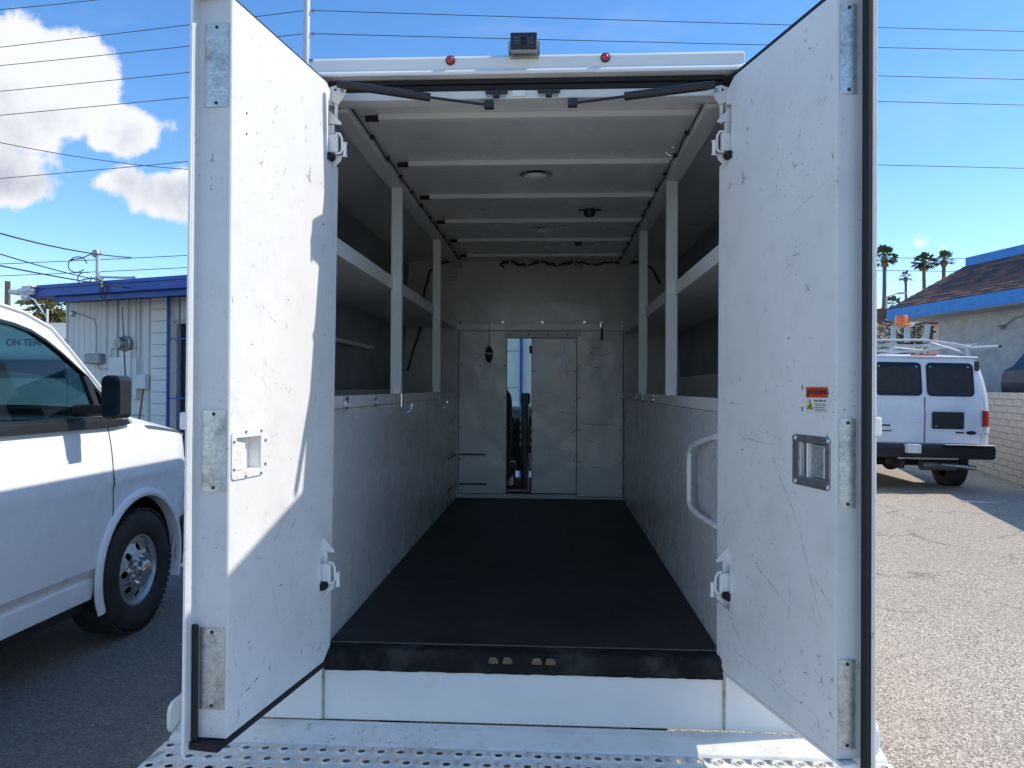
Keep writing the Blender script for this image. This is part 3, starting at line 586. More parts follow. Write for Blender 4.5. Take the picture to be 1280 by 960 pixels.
# --- rear doors
def rear_door(s, hx, hy, ang, holes_lat):
    sg = 1 if s < 0 else -1
    L_ = s < 0
    M = Matrix.Translation((hx, hy, 0))
    d = Vector((-sin(ang), -cos(ang), 0)) if L_ else Vector((sin(ang), -cos(ang), 0))
    M = M @ Matrix.Rotation(atan2(d.y, d.x), 4, 'Z')
    P = lambda a, n, z: (a, sg * n, z)
    e0t, e0b = (-.076, -.036) if L_ else (-.024, -.032)          # hinge-side edge of the inner panel, top and bottom
    pe = .502 if L_ else .539
    bt, bb, ft, fb = (.510, .514, .532, .546) if L_ else (.551, .551, .582, .584)
    bn = -.078 if L_ else -.055
    zb, zt = (.684, 2.408) if L_ else (.664, 2.410)
    e = lambda z: e0b + (e0t - e0b) * (z - zb) / (zt - zb)
    mix = lambda b, t, z: b + (t - b) * (z - zb) / (zt - zb)
    # outer skin
    so_, th = zb - .018, .0
    m = MB(); m.plate([(-.05, zb - .03), (fb + .004, zb - .03), (ft + .004, zt + .03), (-.05, zt + .03)], [], bn - .009, bn - .002, lambda a, b, t: P(a, t, b))
    door = obj('rear_door', m, 'door', truck, bev=.003)
    # local frame of the door inside the truck's frame
    door.matrix_local = FR[truck].inverted() @ M; FR[door] = M
    def dp(name, mb, mat, parent=door, **k):
        o = obj(name, mb, mat, parent, **k); return o
    # inner panel with hinge notches
    n1 = (2.18, 2.345) if L_ else (2.175, 2.335); n2 = (.90, 1.0) if L_ else (.852, .99); nx = .0 if L_ else .048
    pts = [(e(zb) + .045, zb), (pe, zb), (pe, zt), (e(zt) + .09, zt), (e(zt) + .035, zt - .03), (e(zt) + .03, n1[1] + .01), (nx, n1[1]), (nx, n1[0] + .02), (e(n1[0]), n1[0] - .004), (e(n2[1]), n2[1]), (nx + .03 * L_, n2[1] - .004), (nx + .03 * L_, n2[0]), (e(n2[0]), n2[0] + .008), (e(zb), zb + .035)]
    hole = [(.371, 1.298), (.478, 1.298), (.478, 1.378), (.371, 1.378)] if L_ else [(.398, 1.288), (.503, 1.288), (.503, 1.372), (.398, 1.372)]
    m = MB(); m.plate(pts, [hole], -.036, 0, lambda a, b, t: P(a, t, b)); pan = dp('inner_panel', m, 'door', bev=.0025)
    # bevelled channel and flange
    m = MB()
    zs = [zb + (zt - zb) * i / 6 for i in range(7)]
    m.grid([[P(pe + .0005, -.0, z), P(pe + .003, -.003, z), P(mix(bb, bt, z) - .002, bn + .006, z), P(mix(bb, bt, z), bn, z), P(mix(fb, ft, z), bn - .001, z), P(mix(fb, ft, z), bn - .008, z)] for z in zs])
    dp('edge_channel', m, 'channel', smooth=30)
    # galvanised plates across the latch rods
    pls = ((2.152, 2.347), (1.256, 1.445), (.751, .939)) if L_ else ((2.173, 2.378), (1.232, 1.434), (.687, .888))
    for z0, z1 in pls:
        q = lambda f, z, lift: P(pe + .003 + (mix(bb, bt, z) - pe - .005) * f + lift, -.004 + (bn + .012) * (f * .86 + .05) + lift * .2, z)
        m = MB(); prof = [(-.02, .0016), (.10, .003), (.5, .0045), (.9, .003), (1.02, .0016)]
        m.grid([[q(f, z, l) for f, l in prof] for z in (z0, (z0 + z1) / 2, z1)]); m.grid([[q(f, z0, l) for f, l in prof], [q(f, z0, 0) for f, l in prof]]); m.grid([[q(f, z1, l) for f, l in prof], [q(f, z1, 0) for f, l in prof]])
        pl = dp('latch_plate', m, 'galv', smooth=60)
        for z in (z0 + .009, z1 - .009):
            c = q(.5, z, .0045); nn = Vector((1, sg * .2, 0)); dp('screw', MB().lathe([(.0045, 0), (.003, .002), (.0005, .0022)], c, nn, 10), 'blackplastic', pl)
    # rubber seals
    if L_:
        m = MB(); m.box(-.03, ft - .002, *sorted((sg * -.079, sg * -.012)), zt + .002, zt + .017); m2 = MB().box(-.02, fb - .012, *sorted((sg * -.079, sg * -.004)), zb - .022, zb - .003)
        m3 = MB().box(.520, .528, *sorted((sg * -.0785, sg * -.062)), zb - .003, .95)
    else:
        m = MB(); m.box(-.03, ft - .002, *sorted((sg * -.056, sg * -.010)), zt + .002, zt + .020); m2 = MB().box(.566, .5860, *sorted((sg * -.060, sg * -.043)), zb - .02, zt + .0015); m3 = None
        dp('bottom_lip', MB().box(-.02, fb - .02, *sorted((sg * -.044, sg * -.004)), zb - .014, zb - .004), 'door', bev=.002)
    for q_ in (m, m2, m3):
        if q_: dp('weather_seal', q_, 'rubber', bev=.004)
    if not L_: dp('skin_edge', MB().box(.5885, .5915, *sorted((sg * -.0645, sg * -.0605)), zb - .028, zt + .028), 'door')
    # latch
    if L_:
        m = MB(); m.plate(rrect(.355, .497, 1.280, 1.396, .012), [hole], 0, .004, lambda a, b, t: P(a, t, b)); lt = dp('latch_cover', m, 'door', bev=.001)
        m = MB(); m.box(.371, .478, *sorted((sg * -.034, sg * -.03)), 1.298, 1.378); m.plate([(.478, -.002), (.415, -.012), (.410, -.03), (.478, -.03)], [], 1.300, 1.376, lambda a, b, t: P(a, b, t)); dp('paddle', m, 'door', lt, bev=.002)
        for a, b in ((.372, 1.390), (.44, 1.391), (.345, 1.365), (.345, 1.305), (.372, 1.285), (.44, 1.284), (.49, 1.37), (.49, 1.305)): dp('screw', MB().lathe([(.0042, 0), (.003, .003), (.0005, .0035)], P(a, .0035 if a > .36 else 0, b), (0, sg, 0), 8), 'steel', lt)
    else:
        m = MB(); m.plate(rrect(.371, .521, 1.266, 1.390, .010), [hole], 0, .003, lambda a, b, t: P(a, t, b)); lt = dp('latch_frame', m, 'steel', bev=.001)
        m = MB(); m.box(.398, .503, *sorted((sg * -.034, sg * -.028)), 1.288, 1.372); m.box(.4035, .428, *sorted((sg * -.0275, sg * -.018)), 1.315, 1.345); dp('latch_recess', m, 'blackplastic', lt)
        dp('latch_guide', MB().box(.3985, .409, *sorted((sg * -.0275, sg * -.004)), 1.289, 1.371), 'galv', lt, bev=.001)
        m = MB(); m.plate([(.503, -.002), (.440, -.004), (.430, -.012), (.430, -.018), (.503, -.012)], [], 1.291, 1.369, lambda a, b, t: P(a, b, t)); dp('paddle', m, 'galv', lt, bev=.0015)
        dp('paddle_bar', MB().box(.4275, .4335, *sorted((sg * -.016, sg * .0015)), 1.288, 1.371), 'door', lt, bev=.001); dp('paddle_bar', MB().box(.495, .4985, *sorted((sg * -.001, sg * .0012)), 1.292, 1.366), 'door', lt, bev=.001)
        for a, b in ((.381, 1.382), (.511, 1.382), (.381, 1.275), (.511, 1.275)): dp('rivet', MB().lathe([(.0065, 0), (.005, .003), (.0005, .004)], P(a, .003, b), (0, sg, 0), 12), 'chrome', lt, smooth=True)
        # warning sticker
        q = lambda a0, a1, z0, z1, n: MB().box(a0, a1, *sorted((sg * (n - .0003), sg * n)), z0, z1)
        stk = dp('warning_sticker', q(.424, .512, 1.443, 1.508, .0008), 'sign_wht'); dp('red_band', q(.426, .510, 1.481, 1.506, .0014), 'sign_red', stk)
        TM = Matrix(((1, 0, 0, 0), (0, 0, sg, 0), (0, 1, 0, 0), (0, 0, 0, 1)))
        def tx(b, sz, a, z, mt, bold=0, sx_=1): return text('lettering', b, sz, mt, stk, Matrix.Translation((a, sg * .0018, z)) @ TM, .0002, bold, sx=sx_)
        tx('WARNING', .0165, .474, 1.4935, 'ink', .0004)
        dp('hazard_triangle', MB().plate([(.428, 1.453), (.454, 1.453), (.441, 1.478)], [], .0009, .0013, lambda a, b, t: P(a, t, b)), 'ink', stk)
        dp('yellow_triangle', MB().plate([(.431, 1.4548), (.451, 1.4548), (.441, 1.4745)], [], .0014, .0016, lambda a, b, t: P(a, t, b)), 'sign_yel', stk)
        dp('flame_symbol', MB().plate([(.4385, 1.456), (.4445, 1.456), (.4455, 1.460), (.4425, 1.467), (.4405, 1.463), (.4375, 1.461)], [], .0017, .0019, lambda a, b, t: P(a, t, b)), 'ink', stk)
        dp('alert_triangle', MB().plate([(.429, 1.485), (.441, 1.485), (.435, 1.499)], [], .0015, .0018, lambda a, b, t: P(a, t, b)), 'ink', stk)
        m = MB()
        for k in range(5): m.box(.460 + .002 * (k % 2), .506 - .004 * (k % 3), sg * .0009, sg * .0013, 1.449 + k * .0042, 1.4503 + k * .0042)
        for k in range(7): m.box(.458 + k * .0068, .458 + k * .0068 + .0045, sg * .0009, sg * .0013, 1.4715, 1.4765 - .001 * (k % 3))
        dp('small_print', m, 'ink', stk)
        dp('black_pull_tab', MB().box(.408, .411, *sorted((0, sg * .0012)), 1.500, 1.511).box(.408, .411, *sorted((0, sg * .0012)), 1.447, 1.458), 'ink')
    # long scratches and screw holes in the panel
    m = MB(); R = random.Random(5 if L_ else 9)
    def scr(a, z, da, dz, w_=.0007, nseg=7):
        nseg = nseg * 3 if nseg > 2 else nseg; w_ *= 1.45; ww = w_; ww2 = w_
        for i in range(nseg):
            f0, f1 = i / nseg, (i + 1) / nseg; ww = ww2; ww2 = w_ * R.uniform(.15, 1.4) * (1 - .7 * f1)
            if nseg > 2 and R.random() < .12: continue
            b0, b1 = .0012 * sin(f0 * 9 + a * 50), .0012 * sin(f1 * 9 + a * 50)
            m.quad(P(a + da * f0, .0006, z + dz * f0 + b0), P(a + da * f1, .0006, z + dz * f1 + b1), P(a + da * f1 + ww2, .0006, z + dz * f1 + b1 + ww2), P(a + da * f0 + ww, .0006, z + dz * f0 + b0 + ww))
    if not L_:
        for q in ((.12, 1.362, .16, -.008, .0016), (.27, 1.33, .13, -.17, .0009), (.40, 1.15, .09, -.20, .0007), (.37, 1.94, .15, .05, .0009), (.25, 2.02, .08, .05, .0004), (.20, 1.02, .16, -.07, .0010), (.05, .84, .12, -.10, .001), (.46, 1.05, .07, -.05, .001), (.08, .75, .4, -.02, .0006)): scr(*q)
    else:
        for q in ((.30, 1.10, -.10, .09, .0006), (.15, 2.02, .1, -.03, .0005), (.20, 1.02, -.05, -.14, .0008), (.33, 1.68, -.09, -.03, .0006), (.28, .9, .04, .13, .0007), (.42, 1.72, -.05, -.06, .0007)): scr(*q)
    for _ in range(60):
        a = R.uniform(.0, pe - .03); z = zb + .03 + (zt - zb - .1) * R.random() ** 1.7; t = R.uniform(0, pi); l = R.uniform(.004, .03); scr(a, z, l * cos(t), l * sin(t), R.uniform(.0005, .0014), 2)
    for (ca, cz, n_, sp_) in (((.45, .76, 26, .05), (.12, .95, 20, .08), (.35, 1.65, 14, .09), (.48, 1.55, 12, .12), (.05, .78, 14, .04)) if L_ else ((.08, .80, 30, .06), (.45, .80, 26, .05), (.20, 1.05, 18, .08), (.44, 1.40, 12, .06), (.40, 2.3, 10, .05), (.36, 1.82, 12, .03), (.52, 2.0, 14, .09))):
        for _ in range(n_):
            a = min(max(R.gauss(ca, sp_), .0), pe - .012); z = R.gauss(cz, sp_ * 1.3)
            if z < zb + .02: continue
            t = R.gauss(.8, .5); l = R.uniform(.003, .022); scr(a, z, min(l * cos(t), pe - a - .002), l * sin(t), R.uniform(.0006, .0022), 2)
    for a, z in (((.44, 2.16), (.44, 2.11), (.03, 2.02), (.03, 1.98)) if L_ else ((.35, 1.63), (.12, 1.33), (.06, 1.46))): m.lathe([(.003, 0), (.003, .0008)], P(a, 0, z), (0, sg, 0), 8)
    tag(dp('scratches', m, 'scratch', pan), kind='stuff')
    # hinges
    for up_, zc in ((1, 2.23 if L_ else 2.225), (0, .953 if L_ else .935)):
        sh = nx - .004 + (.03 if (L_ and not up_) else 0)
        def nb(m_, s0, s1, n0, n1_, z0, z1): return m_.box(s0, s1, *sorted((sg * n0, sg * n1_)), z0, z1)
        hg = dp('hinge', nb(nb(MB(), sh - .012, sh, -.008, .027, zc - .027, zc + .027), sh - .020, sh - .0125, -.034, .010, zc - .045, zc + .062), 'door', bev=.003)
        k = MB(); k.tube([P(sh - .004, .020, zc + .031), P(sh - .004, .032, zc + .029), P(sh - .004, .040, zc + .015), P(sh - .004, .041, zc - .018), P(sh - .004, .036, zc - .029), P(sh - .004, .020, zc - .030)], .0035, 8); dp('hinge_strap', k, 'door', hg, smooth=True)
        k = MB().lathe([(.0075, 0), (.0075, .003), (.0055, .004), (.0055, .038), (.0075, .039), (.0075, .042)], P(sh - .008, .048, zc - .040), (0, 0, 1), 12); dp('hinge_pin', k, 'door', hg, smooth=40)
        k = MB().lathe([(.0115, 0), (.0115, .004), (.009, .005), (.009, .008), (.0115, .009), (.0115, .013), (.009, .014), (.009, .017), (.0115, .018), (.0115, .022), (.001, .022)], P(sh - .010, .006, zc - .040), (1, 0, 0), 14); dp('hinge_bumper', k, 'rubber', hg)
        dp('hinge_leaf', MB().plate([(.008, zc - .068), (.030, zc - .050), (.036, zc - .032), (.010, zc - .032)], [], 0, .003, lambda a, b, t: P(sh - .018 + t, a, b)), 'body', hg)
        dp('hinge_web', MB().plate([(-.005, zc + .105), (.034, zc + .065), (.034, zc + .058), (-.005, zc + .064)], [], 0, .004, lambda a, b, t: P(sh - .014 + t, a, b)), 'body', hg)
    bz = 2.385 if L_ else 2.375; bs = -.02 if L_ else .018
    m = MB(); m.plate([(-.004, bz + .020), (.018, bz + .024), (.046, bz + .016), (.047, bz + .004), (.038, bz - .016), (.022, bz - .036), (-.004, bz - .020)], [], .0, .004, lambda a, b, t: P(bs + t, a, b)); br = dp('strut_bracket', m, 'frame', bev=.0015)
    dp('bracket_bolt', MB().lathe([(.006, 0), (.006, .005), (.001, .007)], P(bs + .004, .036, bz + .006), (1, 0, 0), 8), 'steel', br); dp('bracket_bolt', MB().lathe([(.004, 0), (.003, .003), (.001, .004)], P(bs + .004, .014, bz + .010), (1, 0, 0), 8), 'blackplastic', br)
    dp('bracket_web', MB().plate([(.010, bz - .026), (.020, bz - .034), (.018, bz - .090), (.008, bz - .086)], [], 0, .003, lambda a, b, t: P(bs - .004 + t, a, b)), 'door', br)
    return door
rear_door(-1, -.582, 2.19, radians(8.8), None)
rear_door(1, .597, 2.25, radians(14.8), None)

# --- cab ahead of the box, seen through the sliding door
m = MB(); m.box(-.98, .98, 5.62, 8.2, .36, .52); tp('cab_floor', m, 'seat')
m = MB()
sp_ = [(5.62, .5), (7.55, .5), (7.55, 1.22), (7.0, 1.30), (6.45, 2.02), (6.2, 2.08), (5.62, 2.08)]
wh = [(5.95, 1.28), (6.85, 1.28), (6.38, 1.92), (5.95, 1.94)]
for sx in (-1, 1): m.plate(sp_, [wh], 0, .03, lambda a, b, t, s=sx: (s * (.97 - t - .08 * max(0, b - 1.3)), a, b))
m.plate([(5.55, 2.05), (6.25, 2.05), (6.4, 2.0), (6.43, 2.02), (6.25, 2.09), (5.55, 2.09)], [], -.92, .92, lambda a, b, t: (t, a, b))
cabn = tp('cab', m, 'body', bev=.01)
m = MB(); m.plate([(6.99, 1.31), (7.6, 1.22), (8.15, 1.10), (8.2, .62), (8.17, .60), (8.1, 1.05), (7.6, 1.17), (6.99, 1.26)], [], -.95, .95, lambda a, b, t: (t, a, b)); tp('hood', m, 'body', cabn)
m = MB(); m.grid([[(-.93, 7.0, 1.31), (0, 7.06, 1.31), (.93, 7.0, 1.31)], [(-.85, 6.44, 2.0), (0, 6.48, 2.01), (.85, 6.44, 2.0)]]); tp('windshield', m, 'clearglass', cabn)
for sx in (-1, 1):
    m = MB(); m.grid([[(sx * (.955 - .08 * max(0, z - 1.3)), y, z) for y, z in ((5.95, 1.28), (6.85, 1.28))], [(sx * (.955 - .08 * (z - 1.3)), y, z) for y, z in ((5.95, 1.94), (6.38, 1.92))]]); tp('cab_window', m, 'clearglass', cabn)
m = MB(); m.plate([(6.72, .75), (6.66, 1.22), (6.75, 1.31), (6.98, 1.33), (6.98, .75)], [], -.92, .92, lambda a, b, t: (t, a, b)); m.box(-.15, .02, 6.52, 6.70, .9, 1.26); ds = tp('dashboard', m, 'blackplastic', cabn, bev=.02)
m = MB()
for k in range(10): m.box(-.19 + (k % 3) * .045, -.165 + (k % 3) * .045, 6.512, 6.518, .99 + (k // 3) * .07, 1.03 + (k // 3) * .07)
tp('dash_buttons', m, 'steel', ds)
m = MB(); m.tube([(-.42 + .18 * cos(a), 6.45 - .06 * sin(a), 1.2 + .17 * sin(a)) for a in [2 * pi * i / 20 for i in range(21)]], .014, 8); m.tube([(-.42, 6.46, 1.2), (-.42, 6.7, 1.12)], .03, 8); tp('steering_wheel', m, 'blackplastic', cabn, smooth=True)
def seat_at(root, xc, yc, zf, parent=None, space=True, names='seat'):
    m = MB(); m.plate(rrect(-.24, .24, .0, .68, .12), [], -.06, .07, lambda a, b, t: (xc + a, yc + t - b * .12 - .0, zf + .40 + b)); 
    b = obj(names, m, 'seat', root, W=space, bev=.03)
    obj('seat_cushion', MB().plate(rrect(-.25, .25, -.05, .48, .06), [], 0, .15, lambda a, c, t: (xc + a, yc + c, zf + .28 + t)), 'seat', b, W=space, bev=.03)
    obj('headrest', MB().plate(rrect(-.13, .13, 0, .17, .05), [], -.04, .05, lambda a, c, t: (xc + a, yc - .12 + t, zf + 1.09 + c)), 'seat', b, W=space, bev=.02)
seat_at(truck, -.47, 5.98, .44); seat_at(truck, .47, 5.98, .44)
m = MB(); m.box(-.16, -.10, 6.05, 6.35, .52, 1.38); m.box(-.17, -.09, 6.15, 6.25, 1.36, 1.46); tp('laptop_mount', m, 'blackplastic', cabn, bev=.015)
tp('rear_view_mirror', MB().box(-.11, .11, 6.46, 6.50, 1.80, 1.87), 'blackplastic', cabn, bev=.01)
tp('console_cup', MB().lathe([(.035, 0), (.04, .12), (.036, .12), (.001, .1)], (-.07, 6.1, .84), (0, 0, 1), 16), 'sign_wht', cabn, smooth=True)
tp('chassis', MB().box(-.45, -.35, 2.32, 8.0, .40, .56).box(.35, .45, 2.32, 8.0, .40, .56).box(-.6, .6, 4.25, 4.37, .33, .45), 'blackplastic')

def wheel(root, x, y, R, side, space=False, wid=.245, rimr=.213, name='wheel', steel='steel'):
    """side: +1 outer face looks to +x"""
    prof = []
    hw = wid / 2
    for r, h in ((rimr, -hw + .02), (rimr + .02, -hw + .004), (rimr + .09, -hw - .004), (R - .03, -hw + .012), (R - .006, -hw + .035), (R, 0), (R - .006, hw - .035), (R - .03, hw - .012), (rimr + .09, hw + .004), (rimr + .02, hw - .004), (rimr, hw - .02)): prof.append((r, h))
    m = MB(); m.lathe(prof, (x, y, R), (side, 0, 0), 48, cap=False)
    t = obj(name, m, 'tyre', root, W=space, smooth=50)
    m = MB()
    for i in range(60):      # tread blocks along both shoulders
        a = 2 * pi * i / 60
        for s2 in (-1, 1):
            c = Vector((x + s2 * (hw - .045), y + cos(a) * R, R + sin(a) * R)); rad = Vector((0, cos(a), sin(a))); tan = Vector((0, -sin(a), cos(a)))
            vs = [c + Vector((dx, 0, 0)) + rad * dr + tan * dt for dx in (-.03, .03) for dr in (-.012, .0004) for dt in (-.013, .013)]
            m.add(vs, [(0, 1, 3, 2), (4, 6, 7, 5), (0, 4, 5, 1), (2, 3, 7, 6), (0, 2, 6, 4), (1, 5, 7, 3)])
    tag(obj('tread', m, 'tyre', t, W=space), kind='stuff')
    # pressed steel rim with round openings
    cx = x + side * (hw - .035)
    def dish(a, b, tt):
        r = sqrt(a * a + b * b); h = .012 if r > rimr * .93 else (-.012 if r > rimr * .84 else -.012 + .035 * max(0, 1 - abs(r - rimr * .52) / (rimr * .34)))
        return (cx + side * (h + tt), y + a, R + b)
    m = MB()
    rings = [rimr * 1.01, rimr * .95, rimr * .90, rimr * .84]
    m.grid([[dish(r * cos(2 * pi * k / 48), r * sin(2 * pi * k / 48), 0) for k in range(49)] for r in rings])
    holes = [circ(rimr * .66 * cos(2 * pi * k / 8), rimr * .66 * sin(2 * pi * k / 8), rimr * .105, 10) for k in range(8)] + [circ(0, 0, rimr * .30, 24)]
    m.plate(circ(0, 0, rimr * .845, 48), holes, -.008, 0, dish)
    rim = obj('rim', m, steel, t, W=space, smooth=35)
    m = MB().lathe([(rimr * 1.0, -.1), (rimr * .9, -.1), (.001, -.1)], (cx, y, R), (side, 0, 0), 32, cap=False); m.lathe([(rimr * 1.005, -.12), (rimr * 1.005, 0)], (cx, y, R), (side, 0, 0), 32, cap=False); obj('wheel_well_disc', m, 'blackplastic', t, W=space)
    m = MB().lathe([(rimr * .42, .0), (rimr * .41, .022), (rimr * .30, .030), (rimr * .28, .062), (rimr * .22, .070), (.001, .072)], (cx, y, R), (side, 0, 0), 32)
    for k in range(8):
        a = 2 * pi * (k + .5) / 8
        m.tube([(cx + side * .018, y + rimr * .36 * cos(a), R + rimr * .36 * sin(a)), (cx + side * .052, y + rimr * .36 * cos(a), R + rimr * .36 * sin(a))], .014, 8)
    obj('hub', m, 'chrome', t, W=space, smooth=35)
    return t
for sx in (-1, 1):
    wheel(truck, sx * .88, 4.3, .38, sx, True); wheel(truck, sx * .86, 7.45, .38, sx, True)

# a tag hanging from the cross flange and a carabiner next to it
t = thing('hanging_tag', 'small black tag hanging on a thin cord from the bulkhead flange', 'tag', (-.365, 5.35, 1.70))
obj('cord', MB().tube([(-.365, 5.355, 1.965), (-.366, 5.352, 1.85), (-.365, 5.35, 1.80)], .002, 5), 'wire', t, W=True)
obj('tag_body', MB().lathe([(.001, 0), (.018, .015), (.028, .05), (.028, .08), (.018, .11), (.001, .125)], (-.365, 5.352, 1.68), (0, 0, 1), 12), 'blackplastic', t, W=True, smooth=True)
obj('band', MB().box(-.392, -.338, 5.322, 5.38, 1.745, 1.750), 'steel', t, W=True)
t = thing('carabiner', 'bright steel clip with a dangling strap hanging on the flange above the right bulkhead sheet', 'clip', (.445, 5.35, 1.84))
obj('clip_ring', MB().tube([(.445 + .011 * cos(a), 5.35, 1.955 + .02 * sin(a)) for a in [2 * pi * i / 14 for i in range(15)]], .0035, 6), 'chrome', t, W=True, smooth=True)
obj('strap', MB().box(.437, .453, 5.35, 5.354, 1.845, 1.935), 'seat', t, W=True)

# ================================================================ LEFT VAN
van = thing('passenger_van', 'white van parked at the left with dark windows, black mirror and steel wheel', 'van', (-3.41, 4.436, 0))
HW = 1.0
def wid_at(y): return HW if y < .40 else HW - 1.15 * (y - .40) ** 2 - 3 * max(0, y - .78) ** 2
def hoodz(y):   # shoulder height of the wing
    if y <= -.15: return 1.285
    t = (y + .15) / 1.0; return 1.285 - .125 * t - .05 * t ** 3
def side_x(y, z):
    w_ = wid_at(y); f = 0
    if z < .46: f -= .035 * min(1, (.46 - z) / .03) + .02
    elif z > .95: f -= .045 * ((z - .95) / .35) ** 2
    if .93 < z < .99 : f += .006
    return w_ + f
AR, AF = .43, .478
def zlow(y):
    b = .345 if y < .5 else .62
    if abs(y) < AR: b = max(b if y < .4 else .5, .40 + sqrt(max(0, AR * AR - y * y)))
    return b
ysA = sorted(set([-4.8, -4.2, -3.6, -3.2, -2.6, -2.0, -1.6, -1.2, -.9, -.7, -.6, -.5] + [round(-AR + i * AR / 14, 4) for i in range(29)] + [.45, .5, .55, .60, .65, .70, .75, .80, .85]))
def body_side(s):
    m = MB(); nz_ = 18; rows = []
    for y in ysA:
        lo, hi = zlow(y), hoodz(y)
        zz = [lo + (hi - lo) * (i / nz_) for i in range(nz_ + 1)]
        rows.append([(s * side_x(y, z), y, z) for z in zz])
    m.grid(rows); return m
for s in (1, -1):
    sd = obj('body_side', body_side(s), 'vanwhite', van, smooth=30)
    m = MB()   # wheel arch flare
    arc_ = [pi * (-.12) + (pi * 1.24) * i / 30 for i in range(31)]
    rows = []
    for a in arc_:
        ca, sa = cos(a), sin(a)
        def pt(r, dx): 
            y = r * ca; z = .40 + r * sa; return (s * (side_x(y, max(z, .47)) + dx), y, z)
        rows.append([pt(AR - .004, -.05), pt(AR - .002, .016), pt(AR + .012, .022), pt(AF - .012, .014), pt(AF, -.001)])
    m.grid(rows); obj('arch_flare', m, 'vanwhite', sd, smooth=50)
    m = MB(); m.grid([[(s * .965, (AR + .01) * cos(a), .40 + (AR + .01) * sin(a)), (s * .60, (AR + .01) * cos(a), .40 + (AR + .01) * sin(a))] for a in arc_]); m.plate([((AR + .01) * cos(a), .40 + (AR + .01) * sin(a)) for a in arc_], [], 0, .01, lambda a, b, t: (s * (.60 - t), a, b)); obj('wheel_liner', m, 'blackplastic', sd)
    m = MB(); m.tube([(s * (side_x(-.3, z) + .0012) , -.312 - (.06 if z < .75 else 0) * min(1, (.75 - z) * 2), z) for z in [1.27 - i * .03 for i in range(18)]], .003, 4); m.tube([(s * (side_x(-1.45, z) + .0012), -1.42, z) for z in [1.27 - i * .05 for i in range(18)]], .003, 4); obj('door_gap', m, 'rubber', sd)
    m = MB(); m.plate([(-4.8, .325), (-.47, .325), (-.44, .40), (-.44, .44), (-4.8, .44)], [], 0, .03, lambda a, b, t: (s * (.95 + t), a, b)); obj('rocker', m, 'vanwhite', sd, bev=.01)
    obj('underbody', MB().box(*sorted((s * .2, s * .93)), -4.8, -.47, .26, .33), 'blackplastic', sd)
    # belt moulding
    m = MB(); m.plate([(-4.0, 1.275), (-.27, 1.262), (-.13, 1.275), (-.16, 1.305), (-.30, 1.312), (-4.0, 1.318)], [], 0, .012, lambda a, b, t: (s * (.982 + t - .23 * max(0, b - 1.3)), a, b)); obj('belt_seal', m, 'blackplastic', sd, bev=.003)
    wheel(van, s * .875, 0, .376, s, steel='alloy'); wheel(van, s * .875, -3.43, .376, s, steel='alloy')
# hood and wings
m = MB(); rows = []
for y in [-.15 + i * .05 for i in range(21)]:
    w_ = side_x(min(y, .85), 1.28 if y < .1 else 1.1) - .0; hz = hoodz(y); cz = hz + .10 - .06 * max(0, y); row = []
    for k in range(25):
        f = -1 + 2 * k / 24; row.append((w_ * (abs(f) ** .92) * (1 if f > 0 else -1), y, hz + (cz - hz) * (1 - abs(f) ** 5)))
    rows.append(row)
m.grid(rows); obj('hood', m, 'vanwhite', van, smooth=40)
m = MB(); m.plate([(-.72, .62), (.72, .62), (.70, 1.08), (.6, 1.15), (-.6, 1.15), (-.70, 1.08)], [], 0, .05, XZ(.80)); fr = obj('front_face', m, 'vanwhite', van, bev=.02)
m = MB()
for k in range(7): m.box(-.40, .40, .85, .865, .72 + k * .055, .745 + k * .055)
obj('grille', m, 'blackplastic', fr)
for s in (-1, 1): obj('headlight', MB().plate(rrect(*sorted((s * .44, s * .70)), .82, 1.05, .03), [], .045, .07, XZ(.80)), 'chrome', fr, bev=.01)
m = MB(); rows = []
for z in (.30, .36, .46, .56, .62): rows.append([(x, .50 + .50 * sqrt(max(0, 1 - (abs(x) / 1.02) ** 3.2)) + (.0 if .33 < z < .6 else -.04), z) for x in [-1.0 + i * .1 for i in range(21)]])
m.grid(rows); m.grid([[(-1.0, .50, z), (-.99, .42, z)] for z in (.34, .62)]); m.grid([[(1.0, .50, z), (.99, .42, z)] for z in (.30, .62)]); obj('front_bumper', m, 'blackplastic', van, smooth=40)
